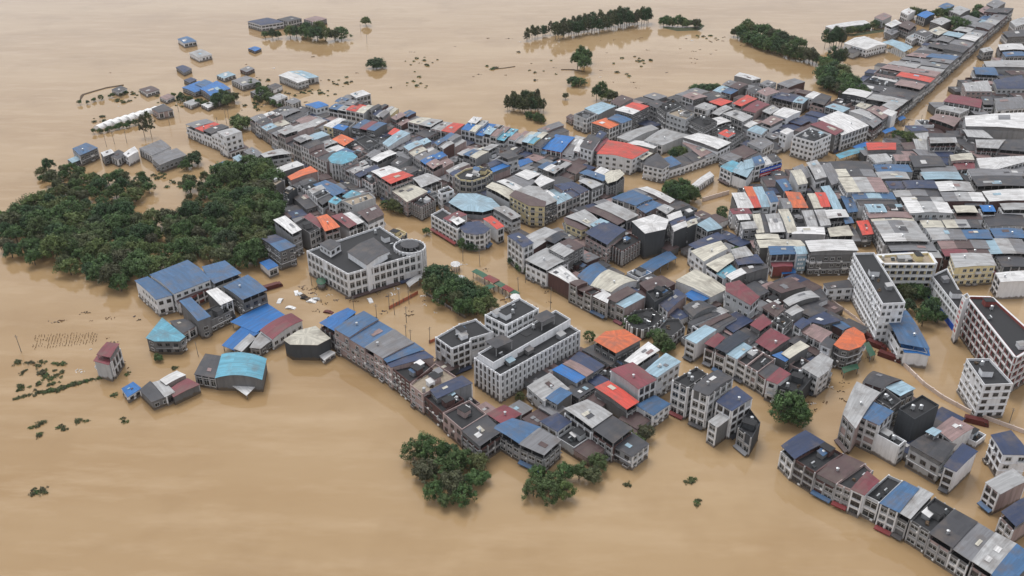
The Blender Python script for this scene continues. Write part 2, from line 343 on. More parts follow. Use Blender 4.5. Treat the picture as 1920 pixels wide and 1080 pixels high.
def clutter(hs, poly, z, d, rng):
    base = hs.base
    def loc(mb, name, mats): return mb.build(name, mats, hs.top, base)
    A = abs(area2(poly))/2
    if A < 25: return
    n = Vector((-d.y, d.x))
    if rng.random() < .8 and A > 45:
        p = rect_in(poly, rng, 2.8, 3.8, d)
        if p:
            mb = MB(); mb.box(p, d, n, 2.8, 3.8, z+.01, z+2.5, 0); mb.box(p-d*.2-n*.2, d, n, 3.2, 4.2, z+2.5, z+2.65, 1); loc(mb, 'stair_bulkhead', ['wall_'+hs.wall, 'roof_f'])
    for _ in range(rng.randint(2, 3+min(16, int(A/45)))):
        r = rng.random()
        p = rect_in(poly, rng, 1.4, 1.4, d)
        if not p: continue
        if r < .45:
            mb = MB(); mb.cyl(p+d*.7+n*.7, .62, z+.5, z+2.0, 10); mb.cyl(p+d*.7+n*.7, .62, z+2.0, z+2.25, 10, 0, .2)
            for i, j in ((.2,.2),(1.2,.2),(1.2,1.2),(.2,1.2)): mb.box(p+d*i+n*j-d*.04, d, n, .08, .08, z+.01, z+.6, 0)
            loc(mb, 'water_tank', 'tank')
        elif r < .7:
            q = rect_in(poly, rng, 3.0, 2.4, d)
            if q:
                mb = MB(); a = q; mb.box(a, d, n, 3.0, 2.2, z+.01, z+1.7, 0)
                P4 = [a-d*.2-n*.2, a+d*3.2-n*.2, a+d*3.2+n*2.4, a-d*.2+n*2.4]; zz = [z+1.75, z+1.75, z+2.25, z+2.25]
                top = [(v.x, v.y, k) for v, k in zip(P4, zz)]; bot = [(x, y, k-.06) for x, y, k in top]
                mb.face(top, 1); mb.face(list(reversed(bot)), 1)
                for i in range(4): mb.face([bot[i], bot[(i+1)%4], top[(i+1)%4], top[i]], 1)
                loc(mb, 'roof_shed', ['wall_'+rng.choice('GCW'), 'roof_'+rng.choice('wlglks')])
        elif r < .88:
            mb = MB(); a = Vector((p.x, p.y, z+.3)); mb.tube((p.x, p.y, z+1.3), (p.x+d.x*1.7, p.y+d.y*1.7, z+1.3), .26, 8, 0)
            f0 = p-n*1.3; mb.face([(f0.x, f0.y, z+.35), (f0.x+d.x*1.7, f0.y+d.y*1.7, z+.35), (p.x+d.x*1.7, p.y+d.y*1.7, z+1.15), (p.x, p.y, z+1.15)], 1)
            mb.face([(p.x, p.y, z+1.13), (p.x+d.x*1.7, p.y+d.y*1.7, z+1.13), (f0.x+d.x*1.7, f0.y+d.y*1.7, z+.33), (f0.x, f0.y, z+.33)], 1)
            loc(mb, 'solar_heater', ['tank', 'glass'])
        else:
            mb = MB()
            for _i in range(5):
                q = p+Vector((rng.uniform(0,1.4), rng.uniform(0,1.4))); mb.box(q, d, n, rng.uniform(.3,.9), rng.uniform(.3,.9), z+.01, z+rng.uniform(.2,.8), 0)
            o = loc(mb, 'roof_clutter', 'debris'); o['kind'] = 'stuff'

def house(hs):
    rng = hs.rng; poly = hs.poly; h = hs.h; near = hs.near
    c = sum(poly, Vector((0,0)))/len(poly); base = hs.base = (c.x, c.y, 0)
    hs.root = root = empty(hs.name, base); wallo = root; hs.hang = root
    n = len(poly); E = [(poly[(i+1)%n]-poly[i]).length for i in range(n)]
    flat = hs.code in ('f', 'F'); quad = n == 4
    axis = 0 if quad and (E[0]+E[2]) > (E[1]+E[3]) else 1
    if hs.axis is not None: axis = hs.axis
    dL = (poly[1]-poly[0]).normalized() if axis == 0 else (poly[2]-poly[1]).normalized()
    loft = (not flat) and h > 7 and hs.opt != 'K' and rng.random() < .45 and hs.loft is not False
    zt = h if flat else (h-2.1 if loft else h-0.14)
    W = 'wall_'+hs.wall
    if hs.open:
        mb = MB()
        for i in range(n):
            a, b = poly[i], poly[(i+1)%n]; k = max(1, int(E[i]/5))
            for j in range(k):
                p = a.lerp(b, j/k); q = p.lerp(c, .03); mb.box(q, dL, Vector((-dL.y, dL.x)), .22, .22, -2, h-.1, 0)
        mb.build('posts', 'trim_grey', root, base)['kind'] = 'stuff'
    else:
        mb = MB()
        if flat or loft:
            inn = inset(poly, .22); fz = zt-(.95 if flat else 1.0)
            for i in range(n):
                a, b, e, f = poly[i], poly[(i+1)%n], inn[(i+1)%n], inn[i]
                mb.face([(a.x,a.y,-2.),(b.x,b.y,-2.),(b.x,b.y,zt),(a.x,a.y,zt)]); mb.face([(a.x,a.y,zt),(b.x,b.y,zt),(e.x,e.y,zt),(f.x,f.y,zt)]); mb.face([(f.x,f.y,zt),(e.x,e.y,zt),(e.x,e.y,fz),(f.x,f.y,fz)])
            wallo = mb.build('wall', W, root, base)
            fb = MB(); fb.face([(p.x,p.y,fz) for p in inn]); hs.top = fb.build('roof' if flat else 'roof_terrace', 'roof_'+hs.code if flat else 'roof_f', root, base)
            if flat and hs.clut: clutter(hs, inn, fz, dL, rng)
        else:
            mb.prism(poly, -2., zt, 0, True)
            if quad and not hs.open:     # close the gable under the sheet
                pass
            wallo = mb.build('wall', W, root, base)
    if loft:
        mb = MB()
        for i in range(n):
            a, b = poly[i], poly[(i+1)%n]; k = max(1, int(E[i]/3.6))
            for j in range(k):
                p = a.lerp(b, j/k).lerp(c, .02); mb.box(p, dL, Vector((-dL.y, dL.x)), .14, .14, zt-.9, h-.02, 0)
        # a wind wall of sheet on two sides
        for i in ((rng.randint(0, n-1)),):
            a, b = poly[i].lerp(c, .015), poly[(i+1)%n].lerp(c, .015)
            mb.face([(a.x,a.y,zt),(b.x,b.y,zt),(b.x,b.y,h-.1),(a.x,a.y,h-.1)]); mb.face([(b.x,b.y,zt),(a.x,a.y,zt),(a.x,a.y,h-.1),(b.x,b.y,h-.1)])
        mb.build('posts', 'trim_grey', root, base)['kind'] = 'stuff'
    if not flat:
        cols = hs.code
        if quad:
            L = (E[0]+E[2])/2 if axis == 0 else (E[1]+E[3])/2
            ov = 0.16 if hs.strip else 0.38
            q = inset(poly, -ov)
            vault = hs.opt == 'V' or (hs.opt is None and rng.random() < .28)
            rise = (rng.uniform(.05, .45) if hs.strip else min(.9, L*rng.uniform(.010, .035))) if hs.rise is None else hs.rise
            mb = roof_sheet(hs, q, axis, cols, rise, vault)
            if not loft and not hs.open:          # wall closes up to the sheet at both verges
                gb = MB(); qq = poly if axis == 0 else [poly[1], poly[2], poly[3], poly[0]]; ns = 8 if vault else 2
                for (p0, p1) in ((qq[0], qq[1]), (qq[2], qq[3])):
                    top = []
                    for i in range(ns+1):
                        t = i/ns; s = abs(2*t-1); v = p0.lerp(p1, t); top.append((v.x, v.y, h-.13+rise*((1-s*s) if vault else (1-s))))
                    for i in range(ns):
                        gb.face([(top[i][0], top[i][1], zt), (top[i+1][0], top[i+1][1], zt), top[i+1], top[i]])
                gb.build('gable', W, wallo, base)
        else:
            q = inset(poly, -.35); mb = MB(); ap = (c.x, c.y, h+hs.rise if hs.rise is not None else h+.9)
            for i in range(n):
                a, b = q[i], q[(i+1)%n]; L = (b-a).length
                mb.face([(a.x,a.y,h),(b.x,b.y,h),ap], 0, [(0,0),(L,0),(L/2,(c-a).length)])
                mb.face([(a.x,a.y,h-.14),(b.x,b.y,h-.14),(b.x,b.y,h),(a.x,a.y,h)], 0, [(0,0)]*4)
            mb.face([(p.x,p.y,h-.14) for p in reversed(q)], 0, [(0,0)]*n)
        r = mb.build('roof', ['roof_'+k for k in cols], root, base)
        if quad and hs.plain and not hs.open and rng.random() < .5 and min(E) > 4:
            nn = Vector((-dL.y, dL.x)); rs = rise
            for _k in range(rng.randint(1, 2)):
                u, v = rng.uniform(.12, .62), rng.uniform(.1, .6); w1, w2 = rng.uniform(.12, .26), rng.uniform(.18, .34)
                Q4 = poly if axis == 0 else [poly[1], poly[2], poly[3], poly[0]]
                pb = MB(); top = []
                for (uu, vv) in ((u, v), (u+w1, v), (u+w1, v+w2), (u, v+w2)):
                    P_ = Q4[0].lerp(Q4[1], uu).lerp(Q4[3].lerp(Q4[2], uu), vv); s_ = abs(2*uu-1); top.append((P_.x, P_.y, h+rs*((1-s_*s_) if vault else (1-s_))+rng.uniform(.10, .22)))
                bot = [(x, y, z_-.05) for x, y, z_ in top]
                pb.face(top, 0, [(0,0),(0,3),(3,3),(3,0)]); pb.face(list(reversed(bot)), 0, [(0,0)]*4)
                for k_ in range(4): pb.face([bot[k_], bot[(k_+1)%4], top[(k_+1)%4], top[k_]], 0, [(0,0)]*4)
                pb.build('roof_patch', 'roof_'+rng.choice('lgwdkcpu'), r, base)
        if quad and rng.random() < .35 and h > 6 and not hs.open and E[0] > 5 and E[1] > 5:
            p = poly[0].lerp(poly[2], rng.uniform(.3,.7)).lerp(poly[1], rng.uniform(0,.4)); vb = MB()
            rz_ = (hs.rise if hs.rise is not None else .5); vb.cyl(p, .35, h-.2, h+rz_+.9, 8); vb.cyl(p, .55, h+rz_+.9, h+rz_+1.15, 8, 0, .1); vb.build('roof_vent', 'tank', r, base)
    if hs.open: return
    # facades
    acc, emax = MB(), max(E); hs.ac = MB(); hs.hang = wallo
    for i in range(n):
        a, b = poly[i], poly[(i+1)%n]
        if hs.edges == 'N': continue
        if hs.edges == 'A': ok = True
        elif hs.strip: ok = i in hs.front
        elif quad: ok = E[i] < .72*emax or E[i] > .72*emax and min(E) > .62*emax
        else: ok = E[i] > 3
        if not ok: continue
        st = hs.style or ('B' if rng.random() < .6 else 'P')
        fra = MB(); facade(hs, a, b, zt, st, near, acc, fra, None)
        if fra.f: fra.build('facade_frame', hs.trim, wallo, base)['kind'] = 'stuff'
        if st == 'B' and E[i] > 3 and rng.random() < .4 and h > 6:      # a shop awning just above the water
            d = (b-a).normalized(); nn = Vector((d.y, -d.x)); aw = MB(); z0 = rng.uniform(.7, 1.5); p0 = a+d*.2+nn*.4; p1 = b-d*.2+nn*.4; q0 = p0+nn*1.3; q1 = p1+nn*1.3
            aw.face([(q0.x,q0.y,z0),(q1.x,q1.y,z0),(p1.x,p1.y,z0+.6),(p0.x,p0.y,z0+.6)], 0, [(0,0)]*4); aw.face([(p0.x,p0.y,z0+.55),(p1.x,p1.y,z0+.55),(q1.x,q1.y,z0-.05),(q0.x,q0.y,z0-.05)], 0, [(0,0)]*4)
            aw.face([(q0.x,q0.y,z0-.35),(q1.x,q1.y,z0-.35),(q1.x,q1.y,z0),(q0.x,q0.y,z0)], 0, [(0,0)]*4)
            aw.build('awning', 'roof_'+rng.choice('ddanmugsu'), wallo, base)
    if hs.ac.f: hs.ac.build('air_conditioners', 'white_paint', wallo, base)['kind'] = 'stuff'
    if acc.f:
        o = acc.build('windows', ['window_frame', 'glass'], wallo, base); o['kind'] = 'stuff'

# ---------------------------------------------------------------- reading the survey of roofs
def parse(text):
    block = None
    for line in text.strip().split('\n'):
        line = line.strip()
        if not line or line[0] == '/': continue
        if line[0] == '#':
            block = line[1:].strip(); continue
        label = None
        if ';' in line: line, label = [s.strip() for s in line.split(';', 1)]
        tk = line.split(); kind = tk[0]; rest = tk[1:]
        pts = []
        while rest and ',' in rest[0]: pts.append(tuple(float(v) for v in rest.pop(0).split(',')))
        h = float(rest.pop(0)); opts = {}
        codes = []
        for r in rest:
            if kind == 'S' and r[0].isdigit(): codes.append(r)
            elif '=' in r: k, v = r.split('='); opts[k] = v
            elif not codes and kind != 'S': codes.append(r)
        if kind == 'S':
            ws = [at(p[0], p[1], h).to_2d() for p in pts]; m = len(codes)
            rng = random.Random(int(pts[0][0]*31+pts[0][1]))
            wts = [rng.uniform(.85, 1.15) for _ in codes]; tot = sum(wts); acc = 0
            for i, cd in enumerate(codes):
                t0 = acc/tot; acc += wts[i]; t1 = acc/tot
                q = [ws[0].lerp(ws[1], t0+.002), ws[0].lerp(ws[1], t1-.002), ws[3].lerp(ws[2], t1-.002), ws[3].lerp(ws[2], t0+.002)]
                hh = int(cd[0])*3.2+rng.uniform(-1.3, 1.1) if 'h' not in opts else h+rng.uniform(-.5,.5)
                px = (pts[0][0]+(pts[1][0]-pts[0][0])*(t0+t1)/2, pts[0][1]); dep = (q[3]-q[0]).length
                if dep > 17 and label is None:
                    k = rng.uniform(.42, .62); fr = [q[0], q[1], q[1].lerp(q[2], k-.003), q[0].lerp(q[3], k-.003)]; bk = [q[0].lerp(q[3], k+.003), q[1].lerp(q[2], k+.003), q[2], q[3]]
                    add(block, fr, hh, cd[1:], opts, None, True, i, m, px)
                    add(block, bk, hh+rng.choice((-2.6,-1.6,-.8,.7)), cd[-1] if rng.random() < .45 else rng.choice('dgglpcfsuwlfk'), opts, None, True, i, m, (px[0]+(pts[3][0]-pts[0][0])*.6, px[1]))
                else: add(block, q, hh, cd[1:], opts, label, True, i, m, px)
        else:
            if kind == 'O':
                (cx, cy), (rx, ry) = pts
                k = int(opts.get('n', 22)); pts = [(cx+rx*math.cos(2*math.pi*i/k), cy+ry*math.sin(2*math.pi*i/k)) for i in range(k)]
            ws = [at(p[0], p[1], h).to_2d() for p in pts]
            if len(ws) == 3: ws.append(ws[0]+ws[2]-ws[1])
            add(block, ws, h, codes[0], opts, label, False, 0, 1, (sum(p[0] for p in pts)/len(pts), sum(p[1] for p in pts)/len(pts)))
def add(block, poly, h, code, opts, label, strip, i, m, px):
    hs = House(); hs.rng = random.Random(int(px[0]*977+px[1]*13+i*7)); rng = hs.rng
    flip = area2(poly) < 0
    if strip:
        if flip: poly = list(reversed(poly)); hs.front = {2, 0}; hs.axis = 1
        else: hs.front = {0, 2}; hs.axis = 1
        if opts.get('ends') and (i == 0 or i == m-1): hs.front = {0,1,2,3}
        if flip and len(code) > 1: code = code[::-1]
    else:
        if flip: poly = list(reversed(poly))
        hs.front = set(); hs.axis = int(opts['ax']) if 'ax' in opts else None
    hs.strip = strip; hs.poly = poly; hs.h = h; hs.code = code; hs.block = block; hs.px = px; hs.label = label
    hs.wall = opts.get('w') or rng.choice('GGGCCCAAPPWWYBBD' if strip else 'GGCCCAAPWWBD')
    if 'dp' in opts: hs.wall = rng.choice('CDBGPD')
    hs.style = opts.get('s'); hs.edges = opts.get('e'); hs.opt = opts.get('r'); hs.rise = float(opts['z']) if 'z' in opts else None
    hs.open = 'o' in opts; hs.clut = 'nc' not in opts; hs.sh = float(opts.get('sh', 3.15)); hs.dp = 'dp' in opts; hs.bay = float(opts.get('bay', 3.3)); hs.loft = False if ('nl' in opts or hs.wall == 'Y') else None
    hs.trim = {'W':'trim_white','R':'trim_white','D':'trim_grey','B':'trim_grey','A':'trim_white'}.get(hs.wall, rng.choice(['trim_white','trim_grey']))
    if 't' in opts: hs.trim = 'trim_'+opts['t']
    if not strip and flip and len(code) > 1: code = code
    cen = sum(poly, Vector((0,0)))/len(poly); hs.Z = depth(Vector((cen.x, cen.y, h)))
    hs.near = hs.Z < 430
    hs.name = opts.get('n_') or ('shed' if h <= 5 else 'row_house' if strip else 'flat_roofed_house' if code in ('f','F') else 'cottage' if h < 7.6 else 'townhouse')
    hs.plain = 'n_' not in opts
    HOUSES.append(hs)
def roofdesc(code):
    if len(code) == 1: return ROOF[code][0]
    u = []
    for k in code:
        nm = ROOF[k][0].replace('-roofed','').replace(' sheet','')
        if nm not in u: u.append(nm)
    return ' and '.join(u)+' striped-roofed' if len(u) > 1 else ROOF[code[0]][0]
def raise_houses():
    groups = {}
    for hs in HOUSES:
        if not hs.label: groups.setdefault((hs.block, roofdesc(hs.code), {'shed':1,'lean_to':2}.get(hs.name, 0)), []).append(hs)
    for (bl, rd, nm), L in groups.items():
        L.sort(key=lambda q: q.px[0])
        for i, hs in enumerate(L):
            kind = {'shed':'shed','lean_to':'lean-to'}.get(hs.name, 'house')
            if len(L) == 1: hs.label = 'the one %s %s %s' % (rd, kind, bl)
            else: hs.label = '%s %s, %s such from left, %s' % (rd, kind, ORD[i+1] if i+1 < len(ORD) else str(i+1)+'th', bl)
    for hs in HOUSES:
        house(hs)
        tag(hs.root, hs.label, {'shed':'shed','lean_to':'shed','canopy':'canopy'}.get(hs.name, 'house' if hs.plain else 'building'), 'houses '+hs.block if hs.plain else None)

def inside(p, poly):
    c = False; n = len(poly)
    for i in range(n):
        a, b = poly[i], poly[(i+1)%n]
        if (a[1] > p[1]) != (b[1] > p[1]) and p[0] < (b[0]-a[0])*(p[1]-a[1])/(b[1]-a[1])+a[0]: c = not c
    return c
def visible(c, hh):
    """ could anyone see a low roof here past the houses in front of it? """
    d = Vector((-c.x, -c.y)); D = d.length; d /= D
    for off in (-2.5, 0, 2.5):
        q0 = c+Vector((-d.y, d.x))*off; ok = True
        cand = [(P_, h_) for P_, m_, h_ in hh if (m_-q0).length < 45]
        s = 2.0
        while s < 26 and ok:
            q = q0+d*s; zr = 4.0+s*(CAM_H-4)/D
            if zr > 15: break
            for P_, h_ in cand:
                if h_ > zr and inside(q, P_): ok = False; break
            s += 2.0
        if ok: return True
    return False
def fill(block, pxpoly, ang_from, ang_to, step=7.5, hmin=2.4, hmax=5.0, codes='ddfugudgpn'):
    """ low sheds in the back yards between the houses of a block """
    W = [at(x, y, 3.5).to_2d() for x, y in pxpoly]; d = (at(*ang_to).to_2d()-at(*ang_from).to_2d()).normalized(); n = Vector((-d.y, d.x))
    rng = random.Random(len(block)*17+int(pxpoly[0][0])); us = [p.dot(d) for p in W]; vs_ = [p.dot(n) for p in W]
    near = [(hs.poly, hs.poly and sum(hs.poly, Vector((0,0)))/len(hs.poly)) for hs in HOUSES]
    near_h = [(hs.poly, sum(hs.poly, Vector((0,0)))/len(hs.poly), hs.h) for hs in HOUSES]
    u = min(us)
    while u < max(us):
        v = min(vs_)
        while v < max(vs_):
            su, sv = step*rng.uniform(.75, 1.15), step*rng.uniform(.75, 1.15); c = d*(u+su/2)+n*(v+sv/2)
            if inside(c, W):
                free = 0
                for (i, j) in ((.5,.5),(.15,.15),(.85,.15),(.85,.85),(.15,.85)):
                    q = d*(u+su*i)+n*(v+sv*j)
                    if not any((m_-q).length < 32 and inside(q, P_) for P_, m_ in near): free += 1
                if free >= 3 and visible(c, near_h):
                    P4 = [d*(u+.1)+n*(v+.1), d*(u+su-.1)+n*(v+.1), d*(u+su-.1)+n*(v+sv-.1), d*(u+.1)+n*(v+sv-.1)]
                    hh = rng.uniform(hmin, hmax); k = (hh-CAM_H); w3 = Vector((c.x, c.y, hh-CAM_H)); zc = w3.y*CP - w3.z*SP
                    px = (960+FPX*w3.x/zc, 540+FPX*(-(w3.y*SP+w3.z*CP))/zc)
                    add(block, P4, hh, rng.choice(codes), {'n_': 'lean_to', 'e': 'N', 'nl': '1'}, None, False, len(HOUSES), 1, px)
                    HOUSES[-1].plain = True
            v += step
        u += step
